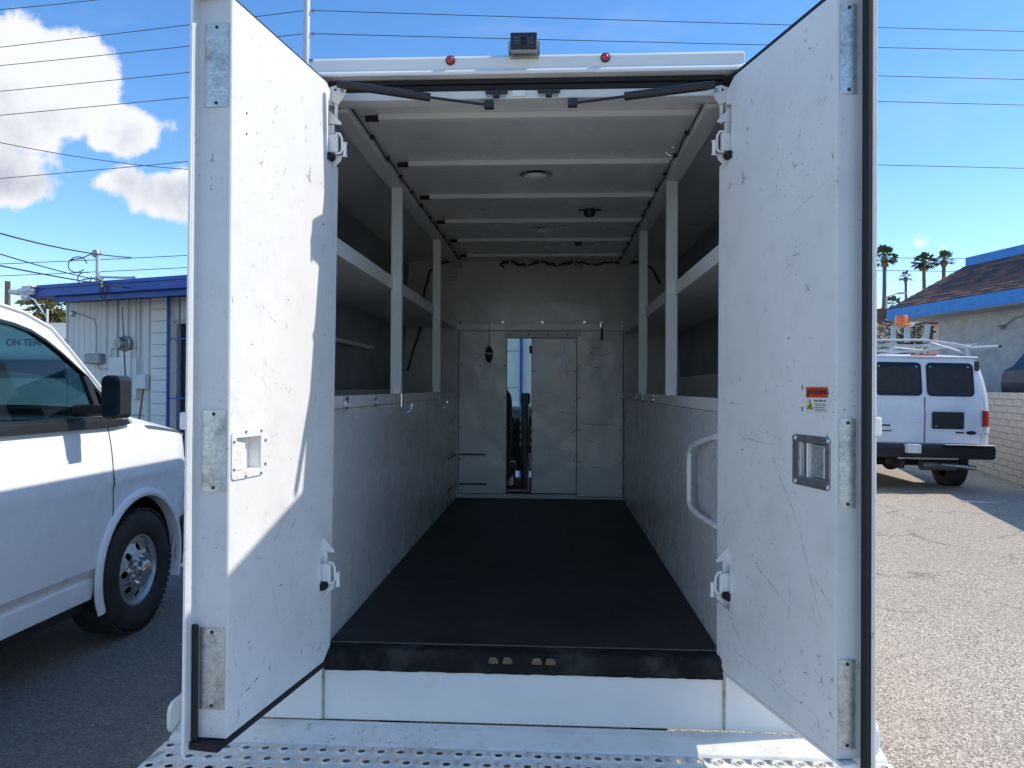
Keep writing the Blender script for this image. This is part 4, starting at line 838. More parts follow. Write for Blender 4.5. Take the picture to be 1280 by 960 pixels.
# greenhouse: side frames with the front door window, roof and windshield
fo = [(-.115, 1.275), (-.33, 1.465), (-.56, 1.70), (-.67, 1.80), (-.85, 1.862), (-1.01, 1.885), (-1.6, 1.90), (-4.75, 1.90), (-4.80, 1.28)]
fh = [(-.30, 1.312), (-.345, 1.448), (-.44, 1.552), (-.61, 1.672), (-.72, 1.738), (-.82, 1.782), (-.93, 1.806), (-1.03, 1.818), (-1.3, 1.828), (-1.38, 1.80), (-1.40, 1.70), (-1.40, 1.34), (-1.38, 1.312)]
gx = lambda s, z, t=0: s * (.985 - .23 * (z - 1.3) - t)
for s in (1, -1):
    m = MB(); m.plate(fo, [fh], 0, .04, lambda a, b, t: (gx(s, b, t), a, b)); sf = obj('door_frame', m, 'vanwhite', van, bev=.006)
    tr = [(a, b) for a, b in fh]; c0 = (-.85, 1.55)
    inn = [(c0[0] + (a - c0[0]) * .968, c0[1] + (b - c0[1]) * .935) for a, b in tr]
    m = MB(); m.plate(tr, [inn], -.004, .03, lambda a, b, t: (gx(s, b, t), a, b)); obj('window_trim', m, 'blackplastic', sf)
    m = MB(); m.add([(gx(s, b, .012), a, b) for a, b in tr], [tuple(range(len(tr)))]); obj('window_glass', m, 'glass', sf)
    m = MB(); m.plate([(-.30, 1.30), (-.345, 1.455), (-.455, 1.548), (-.485, 1.555), (-.42, 1.30)], [[(-.385, 1.32), (-.42, 1.50), (-.375, 1.45), (-.335, 1.32)]], -.006, .02, lambda a, b, t: (gx(s, b, t), a, b)); obj('quarter_divider', m, 'blackplastic', sf)
    m = MB(); m.plate([(-.30, 1.30), (-.345, 1.46), (-.20, 1.30)], [], -.005, .01, lambda a, b, t: (gx(s, b, t), a, b)); obj('mirror_sail', m, 'blackplastic', sf)
    # mirror
    mi = MB(); mi.plate(rrect(.160, .262, 1.325, 1.556, .035, 6), [], -.055, .055, lambda a, b, t: (s * (.985 + a), -.61 + t * (1 - .6 * (a - .155)), b))
    mo = obj('wing_mirror', mi, 'blackplastic', van, bev=.025)
    mm = MB(); mm.plate(rrect(.166, .254, 1.34, 1.542, .028, 6), [], 0, .004, lambda a, b, t: (s * (.985 + a), -.672 + t, b)); obj('mirror_glass', mm, 'darkglass', mo)
    obj('mirror_arm', MB().box(*sorted((s * .95, s * 1.15)), -.62, -.55, 1.335, 1.40), 'blackplastic', mo, bev=.015)
# roof panel, drip rails and windshield
top = [(-.33, 1.465), (-.56, 1.70), (-.67, 1.80), (-.85, 1.862), (-1.01, 1.885), (-1.6, 1.90), (-3, 1.90), (-4.78, 1.90)]
rows = []
for (y, z) in top[3:]:
    w_ = gx(1, z); rows.append([(w_ * f, y + (.10 * (1 - f * f) if y > -1.5 else 0), z + .13 * (1 - abs(f) ** 2.4)) for f in [-1 + i / 8 for i in range(17)]])
m = MB(); m.grid(rows); rf = obj('van_roof', m, 'vanwhite', van, smooth=40)
m = MB(); rows = []
for (y, z) in [(-.115, 1.30)] + top[:4]:
    w_ = gx(1, z) - .02; rows.append([(w_ * f, y + (.25 * (1 - f * f) if z < 1.7 else .12 * (1 - f * f)), z + .12 * (z - 1.27) / .6 * (1 - abs(f) ** 2.4)) for f in [-1 + i / 8 for i in range(17)]])
m.grid(rows); obj('van_windshield', m, 'glass', van, smooth=40)
for s in (1, -1):
    m = MB(); pp = [(gx(s, z) , y, z + .003) for y, z in [(-.115, 1.28), (-.22, 1.372)] + top]; m.tube(pp, .011, 6); obj('drip_rail', m, 'vanwhite', rf, smooth=True)
obj('tail_panel', MB().plate([(-.99, .34), (.99, .34), (.97, 1.3), (.84, 1.9), (0, 2.02), (-.84, 1.9), (-.97, 1.3)], [], -.02, .02, XZ(-4.8)), 'vanwhite', van, bev=.02)
obj('cowl', MB().plate([(-.96, -.28), (.96, -.28), (.9, .03), (0, .12), (-.9, .03)], [], 0, .01, XY(1.29)), 'blackplastic', van)
# cabin
obj('van_floor', MB().box(-.93, .93, -4.75, -.1, .45, .50), 'seat', van)
obj('dashboard', MB().plate([(-.50, .6), (-.55, 1.20), (-.46, 1.31), (-.15, 1.33), (-.15, .6)], [], -.9, .9, lambda a, b, t: (t, a, b)), 'blackplastic', van, bev=.02)
for sx in (-.47, .47): seat_at(van, sx, -1.22, .55, space=False)
m = MB(); m.tube([(-.47 + .19 * cos(a), -.72 - .08 * sin(a), 1.28 + .17 * sin(a)) for a in [2 * pi * i / 20 for i in range(21)]], .015, 8); obj('steering_wheel', m, 'blackplastic', van, smooth=True)
obj('cargo_partition', MB().box(-.80, .80, -1.85, -1.82, .5, 1.38), 'blackplastic', van)
m = MB(); m.tube([(.78, .17, 1.295), (.782, .19, 1.34), (.80, .10, 2.0)], [.012, .006, .003], 6); obj('antenna', m, 'blackplastic', van, smooth=True)

# ================================================================ RIGHT VAN
rv = thing('cargo_van', 'white cargo van seen from behind with a roof ladder rack and an orange beacon', 'van', (5.57, 12.15, 0), ry=radians(.8))
y0 = -.85
def rsec(z):     # half-width and set-back of the tail at height z
    if z < 1.2: return .955, 0.
    if z < 1.98:
        t = (z - 1.2) / .78; return .955 - .145 * t ** 2.0, .10 * t ** 1.5
    return .80, .12
zs = [.62, .70, .8, .9, 1.0, 1.1, 1.2, 1.3, 1.4, 1.5, 1.6, 1.7, 1.8, 1.9, 1.96, 2.0]
m = MB(); rows = []
for z in zs:
    hw, sb = rsec(z); rr = .10
    row = []
    for a in range(0, 7): t = radians(90 * a / 6); row.append((hw - rr + rr * cos(t), y0 + sb + rr - rr * sin(t), z))
    right = [(hw, y0 + 5.3, z), (hw, y0 + 2.6, z), (hw, y0 + .9, z)] + row
    rows.append(right + [(-x, y, zz) for x, y, zz in reversed(right)])
m.grid(rows)
obj('van_body', m, 'van2white', rv, smooth=40)
m = MB(); rows = []
for y, h in ((y0 + .10, .0), (y0 + .16, .035), (y0 + .5, .055), (y0 + 2, .07), (y0 + 4.2, .06), (y0 + 4.5, .0)):
    rows.append([(.80 * f, y + .02 * f * f, 2.0 + h * (1 - abs(f) ** 3) + .0) for f in [-1 + i / 6 for i in range(13)]])
m.grid(rows); rfo = obj('van_roof', m, 'van2white', rv, smooth=40)
m = MB(); m.tube([(x, y0 + .085 + .02 * (x / .8) ** 2, 2.0 - .0 * x) for x in [-.80 + i * .2 for i in range(9)]], .014, 6); obj('roof_drip_edge', m, 'van2white', rfo, smooth=True)
obj('high_brake_light', MB().box(-.16, .20, y0 + .085, y0 + .135, 2.016, 2.040), 'red', rfo, bev=.003)
for s in (-1, 1):       # doors, windows
    q = lambda a, b, t, s=s: (s * a, y0 + rsec(b)[1] - .012 - t, b)
    m = MB(); m.plate([(.008, .72), (.80, .72), (.80, 1.2), (.775, 1.6), (.72, 1.955), (.008, 1.955)], [], 0, .012, lambda a, b, t, s=s: (s * a, y0 + rsec(b)[1] - t, b)); d = obj('back_door', m, 'van2white', rv, bev=.004)
    m = MB(); m.plate(rrect(.045, .70, 1.425, 1.90, .06, 5), [], 0, .004, q); wg = obj('door_window', m, 'darkglass', d)
    m = MB(); m.plate(rrect(.035, .712, 1.415, 1.912, .07, 5), [rrect(.06, .685, 1.44, 1.885, .05, 5)], 0, .006, q); obj('window_seal', m, 'rubber', wg)
    for z in (1.28, .93): obj('door_hinge', MB().tube([(s * .80, y0 - .012, z - .05), (s * .80, y0 - .012, z + .05)], .012, 8), 'van2white', d, smooth=True)
    cont = lambda o_: [(.822, y0 - o_)] + [(.855 + (.10 + o_) * cos(radians(t_)), y0 + .10 - (.10 + o_) * sin(radians(t_))) for t_ in range(90, -1, -10)] + [(.955 + o_, y0 + .13)]
    def lens(z0, z1, o_): return MB().grid([[(s * x, y, z) for x, y in cont(oo)] for z, oo in ((z0 - .006, -.004), (z0, o_), (z1, o_ - .004 * (z1 > 1.2)), (z1 + .006, -.004))])
    tl = obj('tail_light', lens(.985, 1.21, .014), 'red', rv, smooth=50); obj('reverse_lens', lens(.885, .972, .012), 'sign_wht', tl, smooth=50)
    wheel(rv, s * .80, 0, .37, s, False); wheel(rv, s * .80, 3.5, .37, s, False)
obj('door_gap', MB().box(-.006, .006, y0 - .0135, y0 - .0125, .72, 1.2).box(-.006, .006, y0 + .0, y0 + .004, 1.2, 1.4), 'rubber', rv)
for s in (-1, 1):
    obj('door_crease', MB().box(*sorted((s * .012, s * .79)), y0 - .016, y0 - .0125, 1.372, 1.380), 'van2white', rv, bev=.002)
    obj('sill_gap', MB().box(*sorted((s * .008, s * .80)), y0 - .0128, y0 - .0121, .712, .720), 'rubber', rv); obj('side_gap', MB().box(*sorted((s * .801, s * .806)), y0 - .004, y0 - .0005, .72, 1.2), 'rubber', rv)
    for a, b in ((.10, 1.85), (.64, 1.85)): obj('window_clip', MB().lathe([(.012, 0), (.001, .004)], (s * a, y0 + rsec(b)[1] - .017, b), (0, -1, 0), 8), 'chrome', rv)
obj('door_handle', MB().box(-.13, -.04, y0 - .03, y0 - .013, 1.02, 1.06), 'van2white', rv, bev=.006)
m = MB()
for k in range(9): m.box(.06 + k * .07, .064 + k * .07, y0 + .20, y0 + .204, 1.42, 1.9)
m = MB(); m.plate(rrect(.10, .555, .935, 1.185, .02), [rrect(.125, .53, .955, 1.165, .015)], 0, .012, lambda a, b, t: (a, y0 - .013 - t, b)); lp = obj('plate_surround', m, 'blackplastic', rv, bev=.003)
obj('plate_recess', MB().box(.12, .535, y0 - .0165, y0 - .0125, .95, 1.17), 'blackplastic', lp)
obj('plate_lamp', MB().box(.15, .18, y0 - .02, y0 - .017, .965, .985), 'steel', lp)
obj('badge', MB().plate(circ(.66, .885, .075, 20, .028), [], 0, .008, lambda a, b, t: (a, y0 - .013 - t, b)), 'navy', rv, bev=.002)
obj('badge', MB().box(.44, .56, y0 - .018, y0 - .0125, .873, .897), 'ink', rv, bev=.002)
for x0_, x1_, z0_, z1_ in ((-.65, -.50, .96, .985), (-.62, -.48, .885, .90)): obj('badge', MB().box(x0_, x1_, y0 - .018, y0 - .0125, z0_, z1_), 'ink', rv)
m = MB(); m.plate([(-.04, .49), (-.10, .52), (-.11, .66), (-.06, .705), (.12, .705), (.12, .49)], [], -1.0, 1.0, lambda a, b, t: (t, y0 - .05 + a + .10 * (abs(t) > .9), b)); bp = obj('rear_bumper', m, 'blackplastic', rv, bev=.012)
obj('bumper_step', MB().plate([(-.45, -.11), (.42, -.11), (.36, -.17), (-.40, -.17)], [], .495, .515, lambda a, b, t: (a, y0 + b - .04, t)), 'steel', bp, bev=.004)
obj('bumper_top_pad', MB().box(-.30, -.12, y0 - .17, y0 - .02, .58, .709).box(.25, .98, y0 - .12, y0 - .02, .7055, .712), 'sign_wht', bp, bev=.01)
obj('exhaust_pipe', MB().tube([(.30, y0 + .1, .40), (.62, y0 + .05, .38), (.72, y0 - .04, .37)], .035, 12), 'steel', rv, smooth=True)
obj('muffler', MB().tube([(.10, y0 + .3, .38), (.60, y0 + .3, .38)], .09, 12), 'steel', rv, smooth=True)
obj('rear_axle', MB().tube([(-.75, 0, .37), (.75, 0, .37)], .06, 10).lathe([(.001, -.12), (.12, -.08), (.14, 0), (.12, .08), (.001, .12)], (-.1, 0, .37), (0, 1, 0), 16), 'blackplastic', rv, smooth=True)
obj('underbody', MB().box(-.9, .9, y0 + .05, 4.3, .5, .62).box(-.35, -.28, y0, y0 + .2, .34, .5), 'blackplastic', rv)
obj('nose', MB().plate([(4.30, .4), (5.0, .4), (5.05, 1.0), (4.9, 1.22), (4.4, 1.34), (3.9, 1.95), (3.6, 2.0), (3.6, .62), (4.3, .62)], [], -.95, .95, lambda a, b, t: (t * (1 - .12 * max(0, b - 1.3)), a - .6, b)), 'van2white', rv, bev=.05)
obj('hinge_strap', MB().box(.735, .80, y0 + .055, y0 + .075, 1.80, 1.94), 'blackplastic', rv, bev=.005)
# rack
rk = MB()
for yy in (y0 + .35, y0 + 1.9, y0 + 3.3):
    rk.box(-.92, .92, yy, yy + .05, 2.16, 2.195)
    for s in (-1, 1): rk.box(*sorted((s * .78, s * .82)), yy, yy + .04, 1.99, 2.16)
for x in (-.88, -.30, .30, .88): rk.box(x - .018, x + .018, y0 + .30, y0 + 3.6, 2.196, 2.225)
rack = obj('ladder_rack', rk, 'polewhite', rv, bev=.004)
m = MB(); m.tube([(-.70, y0 + .2, 2.24), (.1, y0 + .25, 2.26), (.55, y0 + .22, 2.20), (.78, y0 + .2, 2.15)], .018, 8); m.tube([(.75, y0 + .15, 2.145), (1.12, y0 + .15, 2.175)], .022, 8); m.tube([(.2, y0 + .3, 2.23), (.55, y0 + .25, 2.12), (.66, y0 + .2, 2.07)], .012, 6); m.tube([(-.68, y0 + .5, 2.22), (-.1, y0 + .5, 2.14), (.25, y0 + .5, 2.12)], .012, 6); obj('drop_down_arm', m, 'polewhite', rack, smooth=True)
obj('arm_grip', MB().tube([(1.12, y0 + .15, 2.175), (1.16, y0 + .15, 2.178)], .024, 8), 'blackplastic', rack)
obj('ladder_stop', MB().box(-.14, -.10, y0 + .30, y0 + .34, 2.24, 2.47).box(.0, .0 + .05, y0 + .30, y0 + .34, 2.24, 2.47) if False else MB().box(.14, .21, y0 + .28, y0 + .33, 2.24, 2.50, Matrix.Rotation(radians(6), 4, 'Y') @ Matrix.Translation((-.26, 0, 0))), 'polewhite', rack, bev=.004)
obj('ladder_stop_pad', MB().box(.212, .25, y0 + .27, y0 + .32, 2.26, 2.49, Matrix.Rotation(radians(6), 4, 'Y') @ Matrix.Translation((-.26, 0, 0))), 'blackplastic', rack)
m = MB(); m.box(-.36, -.295, y0 + .3, y0 + .34, 2.225, 2.455); m.box(-.16, -.09, y0 + .3, y0 + .34, 2.225, 2.455); m.box(-.36, -.09, y0 + .3, y0 + .34, 2.456, 2.47); obj('beacon_stand', m, 'polewhite', rack, bev=.003)
bl = obj('beacon', MB().lathe([(.095, 0), (.095, .02), (.088, .025), (.086, .145), (.076, .16), (.001, .165)], (-.20, y0 + .34, 2.472), (0, 0, 1), 24), 'amber', rack, smooth=40)
obj('rack_lamp', MB().lathe([(.001, 0), (.04, .0), (.035, .05), (.001, .06)], (-.06, y0 + .34, 2.50), (0, -1, 0), 14), 'sign_wht', rack)
obj('rack_hook', MB().tube([(-.80, y0 + .4, 2.2), (-.80, y0 + .4, 2.36), (-.83, y0 + .4, 2.38), (-.88, y0 + .4, 2.37)], .014, 8), 'polewhite', rack, smooth=True)

# ================================================================ BLUE-TRIMMED OFFICE, LEFT
e = Vector((.943, -.333, 0)); ang = atan2(e.y, e.x)
bo = thing('office_building', 'low white board-clad building with a deep blue flat roof edge, electric boxes and barred door', 'building', (-8.677, 13.03, 0), ang)
# local: x along the wall to the right, -y towards the yard
def bq(name, mb, mat, parent=bo, **k): return obj(name, mb, mat, parent, **k)
bq('wall', MB().plate([(.0, 0), (10.5, 0), (10.5, 3.0), (.0, 3.0)], [[(2.60, .1), (3.35, .1), (3.35, 2.55), (2.60, 2.55)]], .03, .2, XZ(0)).box(.0, .2, .2, 8, 0, 3.0).box(10.3, 10.5, .2, 8, 0, 3.0).box(.2, 10.3, 7.8, 8, 0, 3), 'wallwhite')
ro = bq('flat_roof', MB().box(-.02, 10.9, -.68, 8.4, 3.045, 3.19), 'wallwhite')
bq('fascia', MB().box(-.045, 10.9, -.735, -.681, 3.02, 3.205).box(-.05, 10.9, -.755, -.7355, 3.150, 3.212), 'blue', ro, bev=.005)
bq('side_fascia', MB().box(-.045, -.021, -.68, 8.4, 3.02, 3.20), 'blue', ro)
bq('soffit', MB().box(-.018, 10.9, -.6795, .1, 3.026, 3.042), 'blue', ro)
bq('soffit_beam', MB().box(.5, 10.9, -.62, -.52, 2.93, 3.024), 'blue', ro)
bw = .142; src = None
n = int(2.09 / bw)
for i in range(n):
    b = MB().box(i * bw + .004, (i + 1) * bw - .004, -.0, .028, .02, 2.998)
    if src is None: src = bq('board', b, 'wallwhite', bev=.002)
    else:
        c = src.copy(); C.objects.link(c); c.parent = bo; c.location.x = i * bw
bq('corner_board', MB().box(-.03, -.001, -.02, .06, 0, 3.0), 'wallwhite')
# painted block pilaster
src = None
for r in range(15):
    x0_, x1_ = 2.10, 2.46
    if src is None: src = bq('block', MB().box(x0_, x1_, -.05, .028, .004, .198), 'wallwhite', bev=.006)
    else:
        c = src.copy(); C.objects.link(c); c.parent = bo; c.location.z = r * .2
bq('blue_post', MB().tube([(2.53, -.09, 0), (2.53, -.09, 3.01)], .026, 12), 'blue', smooth=True)
gr = bq('bar_grille', MB().box(2.50, 3.60, -.075, -.06, 2.28, 2.30).box(2.50, 3.60, -.075, -.06, 1.29, 1.31).box(2.50, 3.60, -.075, -.06, .30, .32), 'blue')
for i in range(8): bq('bar', MB().tube([(2.76 + i * .165, -.066, .1), (2.76 + i * .165, -.066, 3.0)], .011, 8), 'blue', gr, smooth=True)
dn = bq('door', MB().box(2.60, 3.35, .10, .14, .1, 2.55), 'blackplastic')
bq('door_casing', MB().box(2.56, 2.62, .0, .1, .1, 2.60).box(3.33, 3.40, .0, .1, .1, 2.60).box(2.56, 3.40, .0, .1, 2.551, 2.62), 'concrete', dn)
bq('door_poster', MB().box(2.80, 3.05, .094, .099, 1.35, 2.45), plain('pink_poster', (.55, .38, .38), .6, var=.25, vs=9), dn)
bq('downspout', MB().tube([(8.86, -.02, 0), (8.86, -.02, 3.0)], .022, 8), 'blue'); bq('wall_joint', MB().box(9.03, 9.05, .024, .0295, 0, 3), 'grey')
for k in range(5): bq('block_course', MB().box(8.2, 8.8, .02, .0285, .5 + k * .5, .512 + k * .5), 'grey')
# electrics
bq('electric_panel', MB().box(1.18, 1.70, -.12, -.002, 1.31, 1.995), 'wallwhite', bev=.008)
bq('panel_side_box', MB().box(1.702, 1.80, -.09, -.002, 1.27, 1.99), 'wallwhite', bev=.006)
mt = bq('electric_meter', MB().lathe([(.14, 0), (.14, .05), (.115, .06), (.112, .14), (.09, .17), (.001, .18)], (1.49, -.02, 2.23), (0, -1, 0), 28), 'steel', smooth=40)
bq('meter_face', MB().lathe([(.085, 0), (.001, .002)], (1.49, -.201, 2.23), (0, -1, 0), 24), 'sealant', mt)
bq('meter_base', MB().box(1.36, 1.62, -.05, -.002, 2.0, 2.12), 'wallwhite', bev=.005)
bq('grey_junction_box', MB().box(.58, .96, -.13, -.002, 1.89, 2.07), 'grey', bev=.02)
bq('small_white_box', MB().box(1.81, 2.02, -.10, -.052 + .05, 1.455, 1.70), 'wallwhite', bev=.01)
for x, z0_ in ((1.00, 2.07), (1.28, 2.0), (1.51, 2.36), (1.70, 2.0), (1.79, 2.0)): bq('conduit', MB().tube([(x, -.03, z0_), (x, -.03, 3.0)], .022 if x in (1.51, 1.79) else .012, 8), 'wallwhite' if x != 1.28 else 'grey', smooth=True)
m = MB(); m.tube([(.14, -.03, 2.83), (.45, -.04, 2.75), (.72, -.04, 2.68), (.76, -.03, 2.55), (.76, -.03, 2.07)], .008, 6); m.tube([(.80, -.03, 1.89), (.82, -.03, 1.80), (1.12, -.03, 1.80), (1.15, -.03, 2.15), (1.80, -.03, 2.15)], .008, 6); m.tube([(1.2, -.03, 1.0), (1.9, -.03, 1.0)], .008, 6)
bq('wall_cable', m, 'grey', smooth=True)
bq('round_fitting', MB().lathe([(.055, 0), (.05, .04), (.03, .05), (.001, .05)], (.14, -.002, 2.80), (0, -1, 0), 16), 'steel')
ms = bq('service_mast', MB().tube([(1.51, -.60, 3.20), (1.51, -.60, 3.66)], .035, 10), 'polewhite', smooth=True); bq('drip_pipe', MB().tube([(1.83, -.775, 3.25), (1.83, -.775, 3.10)], .02, 8), 'polewhite', ms, smooth=True)
m = MB(); m.lathe([(.05, 0), (.075, .05), (.06, .11), (.001, .13)], (1.49, -.60, 3.64), (-.3, 0, 1), 12); bq('weather_head', m, 'steel', ms, smooth=True)
m = MB()
def loop(cx, cy, cz, rx, rz, ph=0): m.tube([(cx + rx * cos(a + ph), cy, cz + rz * sin(a + ph)) for a in [2 * pi * i / 16 for i in range(15)]], .009, 5)
loop(1.15, -.70, 3.52, .22, .13); loop(1.35, -.72, 3.28, .16, .10, 1); loop(1.84, -.76, 3.08, .08, .16, 1.5)
m.tube([(1.49, -.66, 3.70), (1.25, -.70, 3.62), (1.0, -.72, 3.60)], .01, 5); m.tube([(1.3, -.72, 3.26), (1.7, -.78, 3.26), (1.84, -.78, 3.20), (1.84, -.77, 3.0)], .010, 5)
bq('service_loops', m, 'wire', ms, smooth=True)
bq('roof_conduit', MB().tube([(1.7, -.72, 3.36), (1.7, -.72, 3.28), (2.3, -.72, 3.24), (2.5, -.70, 3.24)], .02, 6), 'polewhite', ms, smooth=True)
# camera under the eave
R_ = lambda *p: p
sc_t = thing('security_camera', 'white bullet and dome camera fixed to the corner of the blue roof edge', 'camera', (-9.0, 12.38, 3.0), ang)
mt_ = Matrix.Identity(4)
obj('mount', MB().box(-.02, .26, -.08, .04, .05, .16), 'sign_wht', sc_t, bev=.02)
obj('bullet_housing', MB().tube([(-.20, -.12, .12), (-.06, -.1, .10), (.28, -.06, .16)], [.05, .055, .055], 12).box(.05, .33, -.12, 0, .18, .20), 'sign_wht', sc_t, smooth=40)
obj('dome', MB().lathe([(.07, .03), (.075, -.02), (.055, -.07), (.02, -.09), (.001, -.095)], (.14, -.10, .03), (0, 0, 1), 16), 'sign_wht', sc_t, smooth=True)
obj('lens', MB().lathe([(.03, 0), (.001, .01)], (.14, -.10, -.06), (0, -.3, -1), 10), 'blackplastic', sc_t)
# broom handle leaning on the wall
WB = FR[bo]
p0 = WB @ Vector((2.02, -.35, 0)); p1 = WB @ Vector((1.95, -.06, 1.50)); tag(obj('broom_handle', MB().tube([p0, p1], .018, 8), 'wood', smooth=True), 'brown wooden pole leaning against the white wall beside the electric boxes', 'pole')

# ================================================================ FAR WHITE BUILDING WITH SIGN
tb = thing('church_hall', 'long cream building far left with dark capital letters along its top', 'building', (-27.5, 38.55, 0), radians(-2))
obj('wall', MB().box(-25, 14, .0, 14, 0, 4.72), 'stucco_tempe', tb)
obj('parapet_cap', MB().box(-25.1, 14.1, -.12, .2, 4.722, 4.86), 'stucco_tempe', tb)
obj('canopy', MB().box(-25, 4, -2.4, -.002, 2.85, 3.05), 'stucco_tempe', tb)
obj('shade_band', MB().box(-24, 4, -.06, -.002, 1.9, 2.84), 'darkglass', tb)  # dark band put in for the shaded recess below the canopy
TMx = Matrix(((1, 0, 0, 0), (0, 0, -1, 0), (0, 1, 0, 0), (0, 0, 0, 1)))
text('lettering', 'ON TEMPE', .52, 'signgreen', tb, Matrix.Translation((-.58, -.02, 3.80)) @ TMx, .015, .004, sx=1.0)
text('lettering', 'E', .52, 'signgreen', tb, Matrix.Translation((1.62, -.02, 3.80)) @ TMx, .015, .004)

# ================================================================ RIGHT: BLOCK WALL, UPPER LOT, BUILDING
yaw = radians(3.08)
def CW(xc, d, z=0): return Vector((xc * cos(yaw) - d * sin(yaw) + .09, xc * sin(yaw) + d * cos(yaw), z))
wa = CW(8.4, 12.2); wd = (CW(8.4 + .292, 12.2 + .956) - CW(8.4, 12.2)).normalized(); wang = atan2(wd.y, wd.x)
bwll = thing('block_wall', 'low tan concrete block wall beside the white cargo van', 'wall', wa - wd * 4, wang)
BH, BL = .113, .46; T_ = 18.0; rowsN = 13
obj('mortar_core', MB().box(-2, T_, .012, .17, 0, rowsN * BH - .01), 'mortar', bwll)
src = None; cnt = 0
for r in range(rowsN):
    for k in range(int(9.5 / BL)):
        x = 1.8 + k * BL + (BL / 2 if r % 2 else 0)
        if src is None:
            src = obj('block', MB().box(.005, BL - .005, 0, .19, .005, BH - .004), 'block', bwll, bev=.004); src.matrix_local = Matrix.Translation((x, 0, r * BH))
        else:
            c = src.copy(); C.objects.link(c); c.parent = bwll; c.matrix_local = Matrix.Translation((x, random.uniform(-.004, .004), r * BH))
        cnt += 1
m = MB()
for r in range(rowsN):
    for k in range(int(3.6 / BL)):
        x = -2 + k * BL + (BL / 2 if r % 2 else 0); m.box(x + .005, x + BL - .005, 0, .19, r * BH + .005, (r + 1) * BH - .004)
    for k in range(14):
        x = 11.2 + k * BL + (BL / 2 if r % 2 else 0); m.box(x + .005, x + BL - .005, 0, .19, r * BH + .005, (r + 1) * BH - .004)
tag(obj('outer_blocks', m, 'block', bwll), kind='stuff')
# upper lot behind the wall
wn = Vector((wd.y, -wd.x, 0)); g = MB(); A = wa - wd * 12 + wn * .2; B = wa + wd * 15 + wn * .2
g.add([tuple(A) [:2] + (.7,), tuple(B)[:2] + (.7,), tuple(B + wn * 60)[:2] + (.7,), tuple(A + wn * 60)[:2] + (.7,), tuple(A)[:2] + (.0,), tuple(B)[:2] + (.0,), tuple(B + wn * 60)[:2] + (0,), tuple(A + wn * 60)[:2] + (0,)], [(0, 1, 2, 3), (0, 4, 5, 1), (1, 5, 6, 2)])
struct('upper_lot', g, 'gravel')
# stucco building with mansard roof
fa = Vector((11.172, 18.122, 0)); fb_ = Vector((10.231, 23.078, 0)); fd = (fb_ - fa).normalized(); fang = atan2(fd.y, fd.x)
sb = thing('stucco_building', 'grey stucco building with bright blue roof trim and brown shingle mansard', 'building', fa, fang)
# local: +x away from the camera along the eave, -y out to the right (into the building is -y)
LEN = 5.05
IN = -1
obj('wall', MB().box(-22, LEN - .95, -16, -.95, .0, 3.60), 'stucco', sb)
ms_ = obj('eave', MB().box(-22, LEN, -16, -.06, 3.58, 3.62).box(-22, LEN - .8, -.951, -.9, 3.5, 3.579), 'stucco', sb)
obj('blue_fascia', MB().box(-22, LEN + .06, -.059, 0, 3.60, 3.93).box(LEN, LEN + .06, -16, -.0595, 3.60, 3.93), 'blue2', sb)
# shingle slope: rows of shingles as pieces near, all as boxes on the incline
y1_, z1_ = -1.45, 5.06; y0_, z0_ = -.02, 3.94
def slope(x, f, lift=0): # f 0 at the eave, 1 at the top; hip at the far end
    return (x, y0_ + (y1_ - y0_) * f - lift * .55 * 0 + 0, z0_ + (z1_ - z0_) * f + lift)
sl_ = MB(); sl_.quad(slope(-22, 0), slope(LEN, 0), slope(LEN - 1.42, 1), slope(-22, 1)); sl_.quad(slope(LEN, 0), (LEN, -16, z0_), (LEN - 1.42, -16, z1_), slope(LEN - 1.42, 1)); mr_ = obj('mansard', sl_, 'shingle', sb)
NR = 12; m = MB(); R2 = random.Random(3); big = []
for r in range(NR):
    f0, f1 = r / NR, (r + 1.15) / NR
    x = -3.0 - R2.random() * .3
    while x < LEN - 1.42 * f0 - .05:
        L1 = R2.uniform(.26, .5); x1 = min(x + L1, LEN - 1.42 * f0 - .01); th = R2.uniform(.014, .032)
        a, b, c, d = slope(x + .004, f0, th), slope(x1 - .004, f0, th), slope(x1 - .004, min(f1, 1), .004), slope(x + .004, min(f1, 1), .004)
        a2, b2 = slope(x + .004, f0, .001), slope(x1 - .004, f0, .001)
        big.append(([a, b, c, d, a2, b2], [(0, 1, 2, 3), (4, 5, 1, 0), (4, 0, 3), (5, 2, 1)]))
        x = x1
shm = []
for k, sh in enumerate(('shingle', plain('shingle_rust', (.20, .10, .075), .9, var=.25, vs=9), plain('shingle_slate', (.075, .065, .07), .9, var=.3, vs=9))): shm.append(sh)
R2.shuffle(big)
for i, (vs, fs) in enumerate(big[:285]): obj('shingle', MB().add(vs, fs), shm[i % 3 if i % 5 else 1], sb)
m = MB()
for vs, fs in big[285:]: m.add(vs, fs)
if m.v: tag(obj('shingle_rows', m, 'shingle', sb), kind='stuff')
m = MB()
for r in range(NR):
    f0, f1 = r / NR, (r + 1) / NR; x = -22
    while x < -3.4: m.add([slope(x + .01, f0, .025), slope(x + .9, f0, .025), slope(x + .9, f1, .004), slope(x + .01, f1, .004), slope(x + .01, f0, 0), slope(x + .9, f0, 0)], [(0, 1, 2, 3), (4, 5, 1, 0)]); x += .92
tag(obj('near_shingles', m, 'shingle', sb), kind='stuff')
obj('blue_parapet', MB().box(-22, LEN - 1.40, -1.52, -1.44, 5.04, 5.30).box(LEN - 1.46, LEN - 1.40, -16, -1.521, 5.04, 5.30).box(-22, LEN - 1.46, -16, -1.521, 5.0, 5.05), 'blue2', sb)
